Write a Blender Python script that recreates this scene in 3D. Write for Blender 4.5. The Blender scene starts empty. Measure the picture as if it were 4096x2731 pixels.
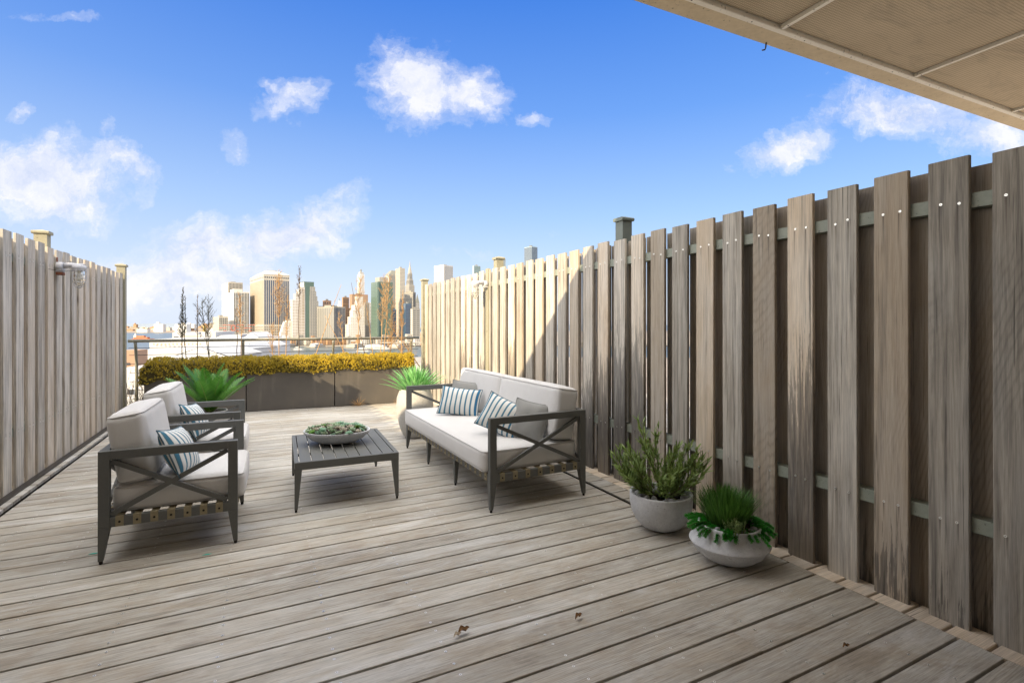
import bpy, bmesh, math, random
from mathutils import Vector, Matrix, noise
R = math.radians
rng = random.Random(7)
scene = bpy.context.scene
COL = scene.collection

# ---------------------------------------------------------------- camera
H = 1.30                      # camera height above the deck
F = 2031.0                    # focal length in pixels of the 4096 px photograph
HOR = 1297.0
YAW = math.atan2(1018, 2031)
cam_d = bpy.data.cameras.new('camera'); cam = bpy.data.objects.new('camera', cam_d); COL.objects.link(cam)
cam_d.sensor_width = 36; cam_d.lens = 36 * F / 4096
cam_d.shift_y = -(1365.5 - HOR) / 4096
cam_d.clip_start = 0.05; cam_d.clip_end = 60000
cam.location = (0, 0, H); cam.rotation_euler = (R(90), 0, -YAW)
scene.camera = cam
FW = Vector((math.sin(YAW), math.cos(YAW), 0)); RT = Vector((math.cos(YAW), -math.sin(YAW), 0))
def W(r, f, z=0):             # metres to the right / ahead of the camera -> world
    p = RT * r + FW * f; return Vector((p.x, p.y, z))
def ground(px, py, z=0.0):    # the point of height z seen at a photograph pixel
    t = (H - z) * F / (py - HOR); return W((px - 2048) / F * t, t, z)
def at_depth(px, py, t): return W((px - 2048) / F * t, t, H + (HOR - py) / F * t)
def at_plane_y(px, Y):
    rel = (px - 2048) / F; dx = FW.x + RT.x * rel; dy = FW.y + RT.y * rel
    t = Y / dy; return dx * t, t

# ---------------------------------------------------------------- sun and sky
L = Vector((1.667, 1.03, -1.0)).normalized()
elev = math.asin(-L.z); azim = math.atan2(-L.x, -L.y)
sun_d = bpy.data.lights.new('sun', 'SUN'); sun_d.energy = 3.1; sun_d.angle = R(0.5); sun_d.color = (1.0, 0.81, 0.54)
sun = bpy.data.objects.new('sun', sun_d); COL.objects.link(sun)
sun.rotation_euler = L.to_track_quat('-Z', 'Y').to_euler()
scene.view_settings.view_transform = 'Standard'; scene.view_settings.look = 'None'
scene.view_settings.gamma = 1; scene.view_settings.use_curve_mapping = False
scene.view_settings.exposure = 1.5

def nt(tree):
    N = tree.nodes; Lk = tree.links
    def new(t, **kw):
        n = N.new(t)
        for k, v in kw.items():
            if k in ('op',): n.operation = v
            elif hasattr(n, k): setattr(n, k, v)
        return n
    def put(n, i, v):
        if v is None: return
        s = n.inputs[i]
        if isinstance(v, bpy.types.NodeSocket): Lk.new(v, s)
        else:
            if hasattr(s, 'default_value'):
                if hasattr(s.default_value, '__len__') and not hasattr(v, '__len__'): v = (v,) * len(s.default_value)
                if hasattr(s.default_value, '__len__') and len(s.default_value) == 4 and len(v) == 3: v = (*v, 1)
                s.default_value = v
    def m(op, a, b=None, c=None, clamp=False):
        n = new('ShaderNodeMath'); n.operation = op; n.use_clamp = clamp
        put(n, 0, a); put(n, 1, b); put(n, 2, c); return n.outputs[0]
    def mix(f, a, b, mode='MIX'):
        n = new('ShaderNodeMixRGB'); n.blend_type = mode; put(n, 0, f); put(n, 1, a); put(n, 2, b); return n.outputs[0]
    def ramp(x, stops, interp='LINEAR'):
        n = new('ShaderNodeValToRGB'); put(n, 0, x); e = n.color_ramp.elements; n.color_ramp.interpolation = interp
        while len(e) > 1: e.remove(e[0])
        e[0].position = stops[0][0]; e[0].color = (*stops[0][1], 1) if hasattr(stops[0][1], '__len__') else (*(stops[0][1],) * 3, 1)
        for p, c in stops[1:]:
            k = e.new(p); k.color = (*c, 1) if hasattr(c, '__len__') else (c, c, c, 1)
        return n.outputs[0]
    def noi(vec, scale, detail=4, rough=.55, dist=0.0):
        n = new('ShaderNodeTexNoise'); put(n, 'Vector', vec); put(n, 'Scale', scale); put(n, 'Detail', detail)
        put(n, 'Roughness', rough); put(n, 'Distortion', dist); return n.outputs['Fac'], n.outputs['Color']
    def mapv(vec, scale=(1, 1, 1), loc=(0, 0, 0), rot=(0, 0, 0)):
        n = new('ShaderNodeMapping'); put(n, 'Vector', vec); n.inputs['Scale'].default_value = scale
        n.inputs['Location'].default_value = loc; n.inputs['Rotation'].default_value = rot; return n.outputs[0]
    def sep(v):
        n = new('ShaderNodeSeparateXYZ'); put(n, 0, v); return n.outputs
    def comb(x, y, z):
        n = new('ShaderNodeCombineXYZ'); put(n, 0, x); put(n, 1, y); put(n, 2, z); return n.outputs[0]
    return type('T', (), dict(N=N, L=Lk, new=staticmethod(new), put=staticmethod(put), m=staticmethod(m), mix=staticmethod(mix), ramp=staticmethod(ramp),
                              noi=staticmethod(noi), mapv=staticmethod(mapv), sep=staticmethod(sep), comb=staticmethod(comb)))

world = bpy.data.worlds.new("World"); scene.world = world; world.use_nodes = True
def build_sky():
    T = nt(world.node_tree); bg = T.N['Background']
    sky = T.new('ShaderNodeTexSky'); sky.sky_type = 'NISHITA'; sky.sun_disc = False
    sky.sun_elevation = elev; sky.sun_rotation = azim
    sky.altitude = 50; sky.air_density = 1.0; sky.dust_density = 0.6; sky.ozone_density = 2.0
    hs = T.new('ShaderNodeHueSaturation'); T.put(hs, 'Color', sky.outputs[0]); hs.inputs['Saturation'].default_value = 1.35
    hs.inputs['Value'].default_value = 1.0
    base = hs.outputs[0]
    tc = T.new('ShaderNodeTexCoord').outputs['Generated']
    ez = T.sep(tc)[2]
    grad = T.ramp(ez, [(0, (2.55, 2.75, 3.35)), (.06, (2.2, 2.5, 3.3)), (.205, (1.30, 1.98, 3.35)), (.377, (.52, 1.22, 3.15)), (.54, (.20, .78, 2.85)), (1, (.15, .6, 2.4))])
    base = T.mix(.85, base, grad)
    v = T.mapv(tc, rot=(0, 0, YAW))          # turn the directions so that Y is the way the terrace faces
    x, y, z = T.sep(v)
    yy = T.m('MAXIMUM', y, 0.08)
    u = T.m('DIVIDE', x, yy); w = T.m('DIVIDE', z, yy)
    uv = T.comb(u, w, 0)
    # large and fine turbulence that breaks the cloud edges
    _, c1 = T.noi(uv, 3.2, 5, .6); _, c2 = T.noi(uv, 11, 6, .65)
    def warp(c, amt):
        s = T.new('ShaderNodeVectorMath'); s.operation = 'SUBTRACT'; T.put(s, 0, c); s.inputs[1].default_value = (.5, .5, .5)
        k = T.new('ShaderNodeVectorMath'); k.operation = 'SCALE'; T.put(k, 0, s.outputs[0]); k.inputs['Scale'].default_value = amt
        return k.outputs[0]
    a = T.new('ShaderNodeVectorMath'); a.operation = 'ADD'; T.put(a, 0, uv); T.put(a, 1, warp(c1, .16))
    b = T.new('ShaderNodeVectorMath'); b.operation = 'ADD'; T.put(b, 0, a.outputs[0]); T.put(b, 1, warp(c2, .085))
    U, V, _z = T.sep(b.outputs[0])
    blobs = [  # centre x, y, half width, half height (photograph pixels), strength, tilt
        (1660, 330, 210, 150, 1.15, 0), (1860, 360, 190, 130, 1.0, .35), (1600, 430, 200, 60, .6, 0), (1950, 440, 120, 60, .7, 0),
        (1165, 415, 120, 80, .85, -.4), (1080, 370, 90, 60, .55, .3), (2150, 465, 90, 40, .7, -.3),
        (1150, 930, 270, 100, 1.25, -.35), (860, 1020, 260, 130, 1.1, 0), (1330, 940, 90, 70, .8, .6), (700, 1130, 420, 120, 1.1, 0),
        (170, 700, 290, 140, 1.3, .2), (440, 650, 190, 60, .9, .3), (40, 620, 120, 110, .8, 0), (330, 790, 150, 90, .8, .8),
        (3620, 460, 300, 100, 1.15, .25), (3150, 600, 220, 70, 1.05, -.4), (3950, 560, 260, 110, .95, .2), (3330, 440, 160, 60, .8, -.5),
        (110, 420, 60, 40, .6, 0), (420, 525, 60, 60, .5, .5), (940, 590, 70, 70, .5, -.6), (250, 60, 240, 45, .45, .1), (840, 690, 60, 40, .3, 0),
        (1850, 1010, 220, 60, .35, 0), (2230, 930, 90, 60, .3, -.6), (560, 780, 50, 90, .4, .4),
    ]
    acc = None
    for px, py, hw, hh, st, ti in blobs:
        cu = (px - 2048) / F; cv = (HOR - py) / F
        du = T.m('SUBTRACT', U, cu); dv = T.m('SUBTRACT', V, cv)
        ca, sa = math.cos(ti), math.sin(-ti)
        e1 = T.m('ADD', T.m('MULTIPLY', du, ca * F / hw), T.m('MULTIPLY', dv, sa * F / hw))
        e2 = T.m('ADD', T.m('MULTIPLY', du, -sa * F / hh), T.m('MULTIPLY', dv, ca * F / hh))
        d2 = T.m('ADD', T.m('MULTIPLY', e1, e1), T.m('MULTIPLY', e2, e2))
        g = T.m('MULTIPLY', T.m('POWER', 2.718, T.m('MULTIPLY', d2, -.9)), st)
        acc = g if acc is None else T.m('MAXIMUM', acc, g)
    n3, _ = T.noi(b.outputs[0], 8.5, 9, .68)
    n4, _ = T.noi(T.mapv(uv, scale=(1, 1.7, 1), rot=(0, 0, .5)), 17, 7, .7)
    dens = T.m('ADD', acc, T.m('MULTIPLY', T.m('SUBTRACT', n3, .5), 1.75))
    dens = T.m('ADD', dens, T.m('MULTIPLY', T.m('SUBTRACT', n4, .5), .8))
    dens = T.m('MULTIPLY', dens, T.m('MINIMUM', T.m('MULTIPLY', acc, 3.0), 1.0))
    cl = T.m('MULTIPLY', T.ramp(dens, [(0.16, 0), (0.42, .20), (0.74, .62), (1.15, .96)], 'EASE'), T.m('MULTIPLY', T.m('GREATER_THAN', y, .1), .93))
    # pale haze of the low sky
    el = T.m('ABSOLUTE', z)
    hz = T.m('MULTIPLY', T.m('POWER', 2.718, T.m('MULTIPLY', el, -6.5)), .8)
    side = T.m('ADD', .62, T.m('MULTIPLY', x, -.55), clamp=True)
    hz = T.m('MULTIPLY', hz, side)
    base = T.mix(hz, base, (2.75, 3.1, 3.75))
    cloudcol = T.mix(T.ramp(n3, [(.35, 0), (.6, 1)]), (2.45, 2.7, 3.4), (3.75, 3.7, 3.85))
    out = T.mix(cl, base, cloudcol)
    # bright patch added to the unseen sky overhead, behind and sunward, lifting the shade
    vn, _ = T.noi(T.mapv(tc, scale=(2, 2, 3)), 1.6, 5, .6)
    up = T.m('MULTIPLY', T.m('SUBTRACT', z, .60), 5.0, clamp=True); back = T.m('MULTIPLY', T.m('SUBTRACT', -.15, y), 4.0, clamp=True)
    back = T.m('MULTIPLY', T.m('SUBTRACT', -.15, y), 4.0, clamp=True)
    fill_sky = T.m('MULTIPLY', T.m('MAXIMUM', T.m('MAXIMUM', up, T.m('MULTIPLY', T.m('SUBTRACT', -.73, x), 8.0, clamp=True)), T.m('MULTIPLY', T.m('MULTIPLY', back, .4), T.m('GREATER_THAN', z, 0))), T.m('ADD', .5, T.m('MULTIPLY', vn, .9)), clamp=True)
    out = T.mix(fill_sky, out, (13.0, 12.5, 11.8))
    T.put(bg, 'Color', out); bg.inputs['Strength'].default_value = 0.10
build_sky()

# ---------------------------------------------------------------- materials
def mat(name, base=(.5, .5, .5), rough=.6, metal=0, spec=.5, fn=None):
    M = bpy.data.materials.new(name); M.use_nodes = True
    T = nt(M.node_tree); B = T.N['Principled BSDF']
    B.inputs['Base Color'].default_value = (*base, 1); B.inputs['Roughness'].default_value = rough
    B.inputs['Metallic'].default_value = metal; B.inputs['Specular IOR Level'].default_value = spec
    if fn: fn(T, B)
    return M
def bump(T, B, h, strength=.3, dist=.01):
    n = T.new('ShaderNodeBump'); T.put(n, 'Height', h); n.inputs['Strength'].default_value = strength; n.inputs['Distance'].default_value = dist
    T.put(B, 'Normal', n.outputs[0])
def uvco(T): return T.new('ShaderNodeTexCoord').outputs['UV']
def objco(T): return T.new('ShaderNodeTexCoord').outputs['Object']
def rndco(T):
    n = T.new('ShaderNodeAttribute'); n.attribute_name = 'rnd'
    s = T.new('ShaderNodeSeparateColor'); T.put(s, 0, n.outputs['Color']); return s.outputs

def wood(kind):
    def fn(T, B):
        uv = uvco(T); r, g, b = rndco(T)
        off = T.comb(T.m('MULTIPLY', r, 37.0), T.m('MULTIPLY', g, 11.0), T.m('MULTIPLY', b, 5.0))
        ad = T.new('ShaderNodeVectorMath'); ad.operation = 'ADD'; T.put(ad, 0, uv); T.put(ad, 1, off); co = ad.outputs[0]
        streak, _ = T.noi(T.mapv(co, scale=(1.6, 46, 1) if kind != 'deck' else (4.5, 105, 1)), 1.0, 7, .68, .3)
        fine, _ = T.noi(T.mapv(co, scale=(7, 330, 1)), 1.0, 3, .7)
        blot, _ = T.noi(T.mapv(co, scale=(1.6, 6, 1)), 1.0, 5, .6, .4)
        # cathedral figure: rings cut by a bending coordinate
        wv = T.new('ShaderNodeTexWave'); wv.wave_type = 'RINGS'; wv.rings_direction = 'Z'
        T.put(wv, 'Vector', T.mapv(co, scale=(1.1, 9.0, 1))); wv.inputs['Scale'].default_value = 4.2
        wv.inputs['Distortion'].default_value = 5.0; wv.inputs['Detail'].default_value = 3; wv.inputs['Detail Scale'].default_value = .8
        ring = wv.outputs['Fac']
        ringm, _ = T.noi(T.mapv(co, scale=(.9, 2.2, 1)), 1.0, 2, .5)
        ringm = T.ramp(ringm, [(.48, 0), (.62, 1)])
        oc = objco(T)
        big, _ = T.noi(oc, .75, 4, .55); mid, _ = T.noi(T.mapv(oc, scale=(1, 1.6, 1)), 4.2, 9, .72, .7)
        if kind == 'deck':
            dark, lite, brown, silver = (.24, .22, .185), (.56, .525, .455), (.40, .325, .23), (.70, .695, .655)
        else:
            dark, lite, brown, silver = (.165, .15, .13), (.72, .66, .56), (.84, .62, .39), (.76, .74, .69)
        col = T.mix(T.ramp(streak, [(.30, 0), (.66, 1)]), dark, lite)
        tone = T.ramp(b, [(0, 0), (.45, .15), (.62, .8), (1, 1)] if kind != 'deck' else [(0, .1), (1, .6)])
        col = T.mix(T.m('MULTIPLY', tone, .85 if kind != 'deck' else .5), col, T.mix(streak, T.mix(.45, brown, dark), T.mix(.6, brown, lite)))
        col = T.mix(T.m('MULTIPLY', T.ramp(blot, [(.42, 0), (.75, 1)]), .45), col, silver)
        if kind == 'deck':
            col = T.mix(T.m('MULTIPLY', T.ramp(mid, [(.45, 0), (.62, 1)]), .45), col, brown)
            col = T.mix(T.m('MULTIPLY', T.ramp(big, [(.48, 0), (.66, 1)]), .42), col, silver)
            # pale worn ends and blotches where water dries
            wet, _ = T.noi(T.mapv(oc, scale=(.7, 4.2, 1)), 1.0, 8, .68, .9)
            col = T.mix(T.m('MULTIPLY', T.ramp(wet, [(.54, 0), (.64, 1)]), .6), col, (.66, .655, .635))
            stn, _ = T.noi(T.mapv(oc, scale=(1.3, 3.2, 1), loc=(5, 9, 0)), 1.0, 6, .7, .6)
            col = T.mix(T.m('MULTIPLY', T.ramp(stn, [(.52, 0), (.62, 1)]), .42), col, T.mix(1.0, col, (.60, .53, .46), 'MULTIPLY'))
        else:
            # run-off stains: black mildew creeping up from the foot of some boards
            ux = T.sep(uv)[0]
            st, _ = T.noi(T.mapv(co, scale=(3.0, 60, 1)), 1.0, 5, .7)
            lim = T.m('ADD', T.m('MULTIPLY', g, 1.25), T.m('MULTIPLY', T.ramp(st, [(.3, 0), (.7, 1)]), .85))
            low = T.m('SUBTRACT', T.m('SUBTRACT', lim, .45), ux)
            col = T.mix(T.m('MULTIPLY', T.ramp(low, [(0, 0), (.05, .55), (.6, .9), (1, .7)]), T.m('MULTIPLY', T.ramp(r, [(.35, 0), (.5, 1)]), .95)), col, (.045, .045, .045))
            gr, _ = T.noi(T.mapv(co, scale=(.8, 26, 1)), 1.0, 4, .6)
            col = T.mix(T.m('MULTIPLY', T.ramp(gr, [(.55, 0), (.68, 1)]), T.m('MULTIPLY', r, .6)), col, (.12, .115, .11))
        vor = T.new('ShaderNodeTexVoronoi'); T.put(vor, 'Vector', T.mapv(co, scale=(1.5, 6.0, 1))); vor.inputs['Scale'].default_value = 1.0
        gate = T.m('GREATER_THAN', T.sep(vor.outputs['Color'])[0], .72)
        knot = T.m('MULTIPLY', T.ramp(vor.outputs['Distance'], [(.03, 1), (.075, .45), (.13, 0)]), gate)
        col = T.mix(T.m('MULTIPLY', knot, .7), col, (.07, .05, .035))
        if kind != 'deck':
            ux, vy, _q = T.sep(uv); runs = None
            wob = T.m('MULTIPLY', T.m('SUBTRACT', streak, .5), .006)
            for vc in (.206, .271):
                for uc, ln in ((1.852, .20), (.472, .10)):
                    d1 = T.m('SUBTRACT', 1.0, T.m('DIVIDE', T.m('ABSOLUTE', T.m('ADD', T.m('SUBTRACT', vy, vc), wob)), .0055), clamp=True)
                    d2 = T.m('DIVIDE', T.m('SUBTRACT', uc, ux), ln); d2 = T.m('MULTIPLY', T.m('GREATER_THAN', d2, 0), T.m('SUBTRACT', 1.0, d2, clamp=True))
                    q = T.m('MULTIPLY', d1, d2); runs = q if runs is None else T.m('MAXIMUM', runs, q)
            col = T.mix(T.m('MULTIPLY', runs, .85), col, (.09, .065, .05))
        val = T.m('ADD', .64 if kind != 'deck' else .88, T.m('MULTIPLY', g, .62 if kind != 'deck' else .22))
        col = T.mix(1.0, col, T.comb(val, val, val), 'MULTIPLY')
        col = T.mix(T.m('MULTIPLY', ringm, .42), col, T.mix(1.0, col, T.ramp(ring, [(0, .55), (.5, 1), (1, 1.0)]), 'MULTIPLY'))
        crack = T.ramp(T.noi(T.mapv(co, scale=(1.3, 95, 1) if kind != 'deck' else (9, 230, 1)), 1.0, 4, .75)[0], [(.32, .25 if kind != 'deck' else .5), (.42, 1)])
        col = T.mix(1.0, col, crack, 'MULTIPLY')
        col = T.mix(T.m('MULTIPLY', T.ramp(fine, [(.35, 0), (.65, 1)]), .55), col, T.mix(1.0, col, (.55, .55, .55), 'MULTIPLY'))
        T.put(B, 'Base Color', col)
        T.put(B, 'Roughness', T.m('ADD', .55, T.m('MULTIPLY', streak, .3)))
        bump(T, B, T.m('ADD', T.m('MULTIPLY', streak, .7), T.m('MULTIPLY', fine, .5)), .35, .003)
    return fn
M = {}
M['deck'] = mat('deck_wood', fn=wood('deck')); M['fence'] = mat('fence_wood', fn=wood('fence'))
def f_strip(T, B):
    wood('deck')(T, B)
M['edge'] = mat('edge_board', fn=wood('fence'))

def speck(c1, c2, scale=60, bs=.15, spots=True, big=1.5):
    def fn(T, B):
        o = objco(T); a, _ = T.noi(o, scale, 4, .7); b, _ = T.noi(o, big, 5, .6); c, _ = T.noi(o, scale * .22, 5, .6)
        f = T.m('ADD', T.m('MULTIPLY', a, .35), T.m('ADD', T.m('MULTIPLY', b, .35), T.m('MULTIPLY', c, .35)))
        col = T.mix(T.ramp(f, [(.36, 0), (.68, 1)]), c1, c2)
        if spots:
            p = T.ramp(T.noi(o, scale * 1.7, 2, .5)[0], [(.27, .5), (.34, 1)]); col = T.mix(1.0, col, p, 'MULTIPLY')
        T.put(B, 'Base Color', col); bump(T, B, T.m('ADD', a, c), bs, .004)
    return fn
M['canopy'] = mat('canopy_concrete', rough=.85, fn=speck((.56, .45, .30), (.76, .63, .44), 30, .3, True, 1.2))
M['pot'] = mat('pot_cement', rough=.8, fn=speck((.43, .44, .46), (.64, .65, .665), 70, .25, True, 5))
M['pot_pale'] = mat('pot_pale_stone', rough=.85, fn=speck((.34, .33, .31), (.50, .49, .46), 55, .3, True, 5))
M['soil'] = mat('soil', rough=1, fn=speck((.02, .014, .01), (.08, .055, .035), 80, .8, False, 12))
M['metal'] = mat('furniture_metal', (.068, .070, .066), .55, .0, .3, fn=speck((.105, .108, .102), (.128, .13, .122), 300, .02, False, 3))
M['bar'] = mat('furniture_brown_metal', (.06, .06, .056), .5)
M['railp'] = mat('rail_paint', rough=.55, fn=speck((.19, .22, .18), (.28, .30, .25), 40, .15, True, 3))
M['postp'] = mat('post_paint', rough=.55, fn=speck((.24, .225, .15), (.34, .315, .22), 25, .1, True, 2))
M['postg'] = mat('post_green_grey', rough=.5, fn=speck((.11, .135, .115), (.15, .175, .15), 25, .1, False, 2))
M['railing'] = mat('railing_paint', rough=.4, fn=speck((.17, .165, .125), (.26, .25, .19), 30, .1, True, 2))
M['cable'] = mat('railing_cable', (.05, .045, .04), .4, .6)
M['steel'] = mat('steel_screw', (.75, .75, .72), .3, .7)
M['dark'] = mat('dark_hole', (.01, .01, .01), .9)
M['galv'] = mat('lamp_body', rough=.5, fn=speck((.42, .42, .44), (.58, .57, .56), 60, .15, True, 8))
M['rust'] = mat('rust', rough=.9, fn=speck((.16, .05, .025), (.28, .11, .06), 90, .3, False, 20))
def f_glass(T, B):
    B.inputs['Transmission Weight'].default_value = .85; B.inputs['IOR'].default_value = 1.3; B.inputs['Roughness'].default_value = .12
M['lampglass'] = mat('lamp_glass', (.9, .88, .8), .12, fn=f_glass)
M['bulb'] = mat('lamp_bulb', (.75, .72, .65), .4)
def f_plant(T, B):
    o = objco(T); a, _ = T.noi(o, 140, 3, .7); b, _ = T.noi(o, 1.3, 4, .6); c, _ = T.noi(T.mapv(o, scale=(9, 9, 1.2)), 1, 5, .6)
    col = T.mix(T.ramp(T.m('ADD', T.m('MULTIPLY', a, .25), T.m('MULTIPLY', b, .75)), [(.35, 0), (.7, 1)]), (.07, .065, .06), (.12, .105, .085))
    col = T.mix(T.m('MULTIPLY', T.ramp(c, [(.55, 0), (.8, 1)]), .3), col, (.22, .20, .17))
    T.put(B, 'Base Color', col); bump(T, B, a, .12, .002)
M['planter'] = mat('planter_coat', rough=.38, fn=f_plant)
def f_fab(c1, c2):
    def fn(T, B):
        o = objco(T); a, _ = T.noi(o, 420, 2, .8); b, _ = T.noi(o, 9, 5, .6)
        wv = T.new('ShaderNodeTexWave'); wv.bands_direction = 'Z'; T.put(wv, 'Vector', o); wv.inputs['Scale'].default_value = 110; wv.inputs['Distortion'].default_value = 1
        col = T.mix(T.m('MULTIPLY', T.m('ADD', a, b), .5), c1, c2)
        T.put(B, 'Base Color', col); B.inputs['Sheen Weight'].default_value = .25
        bump(T, B, T.m('ADD', T.m('MULTIPLY', a, .6), T.m('ADD', T.m('MULTIPLY', b, 2.2), T.m('MULTIPLY', wv.outputs['Fac'], .15))), .4, .005)
    return fn
M['cushion'] = mat('cushion_fabric', rough=.95, spec=.1, fn=f_fab((.54, .53, .515), (.66, .65, .635)))
M['piping'] = mat('cushion_piping', rough=.95, spec=.1, fn=f_fab((.42, .41, .395), (.52, .51, .495)))
M['greyfab'] = mat('grey_pillow_fabric', rough=.95, spec=.1, fn=f_fab((.21, .21, .20), (.30, .30, .285)))
def f_stripe(T, B):
    uv = uvco(T); u = T.sep(uv)[0]; nn, _ = T.noi(objco(T), 500, 2, .8)
    x = T.m('FRACT', T.m('MULTIPLY', T.m('ADD', u, 1), 4.0))          # eight stripes over the face
    wid = T.m('ADD', .10, T.m('MULTIPLY', T.m('POWER', T.m('ABSOLUTE', u), 4), .12))
    band = T.m('LESS_THAN', T.m('ABSOLUTE', T.m('SUBTRACT', x, .5)), wid)
    edge = T.m('LESS_THAN', T.m('ABSOLUTE', T.m('SUBTRACT', T.m('ABSOLUTE', T.m('SUBTRACT', x, .5)), T.m('ADD', wid, .03))), .03)
    blue = T.mix(T.ramp(u, [(0, 0), (.6, .3), (1, 1)]), (.075, .21, .31), (.03, .17, .36))
    col = T.mix(band, (.70, .70, .67), blue); col = T.mix(edge, col, (.13, .20, .22))
    col = T.mix(T.m('MULTIPLY', nn, .25), col, T.mix(1.0, col, (.75, .75, .75), 'MULTIPLY'))
    T.put(B, 'Base Color', col); bump(T, B, nn, .25, .003)
M['stripe'] = mat('striped_pillow_fabric', rough=.95, spec=.1, fn=f_stripe)
M['pipeblue'] = mat('pillow_blue_piping', (.07, .13, .17), .9)
M['strap'] = mat('webbing_strap', rough=.8, fn=speck((.20, .17, .10), (.32, .27, .17), 400, .4, False, 20))
M['rivet'] = mat('strap_rivet', (.012, .011, .01), .35, .5)
def leaf(name, c1, c2, rough=.5, trans=.25, sc=14, spec=.4):
    def fn(T, B):
        r, g, b = rndco(T); n, _ = T.noi(objco(T), sc, 3, .6)
        f = T.m('ADD', T.m('MULTIPLY', r, .65), T.m('MULTIPLY', n, .35))
        col = T.mix(f, c1, c2); T.put(B, 'Base Color', col)
        tr = T.new('ShaderNodeBsdfTranslucent'); T.put(tr, 'Color', T.mix(.4, col, T.mix(1.0, col, (1.6, 1.5, .6), 'MULTIPLY')))
        mx = T.new('ShaderNodeMixShader'); mx.inputs[0].default_value = trans
        T.L.new(B.outputs[0], mx.inputs[1]); T.L.new(tr.outputs[0], mx.inputs[2])
        T.L.new(mx.outputs[0], T.N['Material Output'].inputs['Surface'])
    return mat(name, rough=rough, spec=spec, fn=fn)
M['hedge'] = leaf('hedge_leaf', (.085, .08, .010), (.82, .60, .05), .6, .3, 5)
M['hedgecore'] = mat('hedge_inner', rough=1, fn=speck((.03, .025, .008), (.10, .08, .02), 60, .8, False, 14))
M['agave'] = leaf('agave_leaf', (.10, .32, .09), (.30, .58, .24), .45, .2, 6)
M['cycad'] = leaf('cycad_leaf', (.035, .14, .022), (.10, .29, .04), .4, .3, 5)
M['rachis'] = mat('cycad_rachis', (.16, .28, .04), .5)
M['olive'] = leaf('olive_leaf', (.10, .17, .04), (.32, .42, .14), .5, .22, 8)
M['grass'] = leaf('grass_blade', (.02, .075, .012), (.12, .27, .045), .5, .25, 6)
M['spruce'] = leaf('needle_sprig', (.02, .20, .02), (.07, .46, .05), .5, .2, 10)
M['rosemary'] = leaf('rosemary_leaf', (.13, .20, .06), (.27, .36, .13), .5, .2, 10)
SUCC = [leaf('succulent_jade', (.18, .37, .24), (.34, .50, .36), .5, .15, 20), leaf('succulent_green', (.12, .30, .05), (.25, .42, .10), .5, .15, 20),
        leaf('succulent_pink', (.36, .34, .26), (.50, .44, .36), .5, .15, 20), leaf('succulent_pale', (.24, .38, .22), (.44, .50, .36), .5, .15, 20)]
M['bark'] = mat('twig_bark', rough=.9, fn=speck((.07, .05, .035), (.16, .11, .07), 60, .3, False, 8))
M['twiglit'] = mat('dry_twig', rough=.9, fn=speck((.34, .20, .085), (.52, .33, .15), 60, .3, False, 8))
M['twigdark'] = mat('needle_twig', rough=.9, fn=speck((.035, .04, .02), (.08, .07, .035), 60, .3, False, 8))
M['pebble'] = mat('pebble_stone', rough=.6, fn=speck((.18, .18, .19), (.36, .36, .37), 30, .15, False, 20))
M['teal'] = mat('teal_scrap', (.03, .42, .33), .6)
M['dead'] = mat('dead_leaf', rough=.8, fn=speck((.10, .045, .015), (.30, .16, .06), 60, .3, False, 30))
M['paleleaf'] = mat('pale_leaf', (.5, .42, .32), .8)
M['trim'] = mat('canopy_trim', rough=.6, fn=speck((.84, .78, .66), (.92, .86, .75), 30, .1, True, 4))
def f_corr(T, B):
    o = objco(T); x, y, z = T.sep(o)
    s1 = T.m('SINE', T.m('MULTIPLY', x, 2 * math.pi / .017)); s2 = T.m('SINE', T.m('MULTIPLY', y, 2 * math.pi / .017))
    dots = T.m('MULTIPLY', T.m('ADD', s1, 1), T.m('ADD', s2, 1))
    a, _ = T.noi(o, 1.3, 5, .6); b, _ = T.noi(T.mapv(o, scale=(1, 3, 1), rot=(0, 0, .5)), 2.2, 6, .7, 1.0)
    col = T.mix(T.ramp(a, [(.3, 0), (.7, 1)]), (.55, .44, .29), (.70, .57, .39))
    col = T.mix(T.m('MULTIPLY', T.ramp(b, [(.52, 0), (.7, 1)]), .35), col, (.22, .18, .13))
    col = T.mix(T.m('MULTIPLY', T.ramp(dots, [(.5, 0), (1, 1)]), 1.0), T.mix(1.0, col, (.68, .66, .64), 'MULTIPLY'), col)
    T.put(B, 'Base Color', col); bump(T, B, s1, .12, .003)
M['corr'] = mat('canopy_mesh_panel', rough=.7, fn=f_corr)

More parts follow.
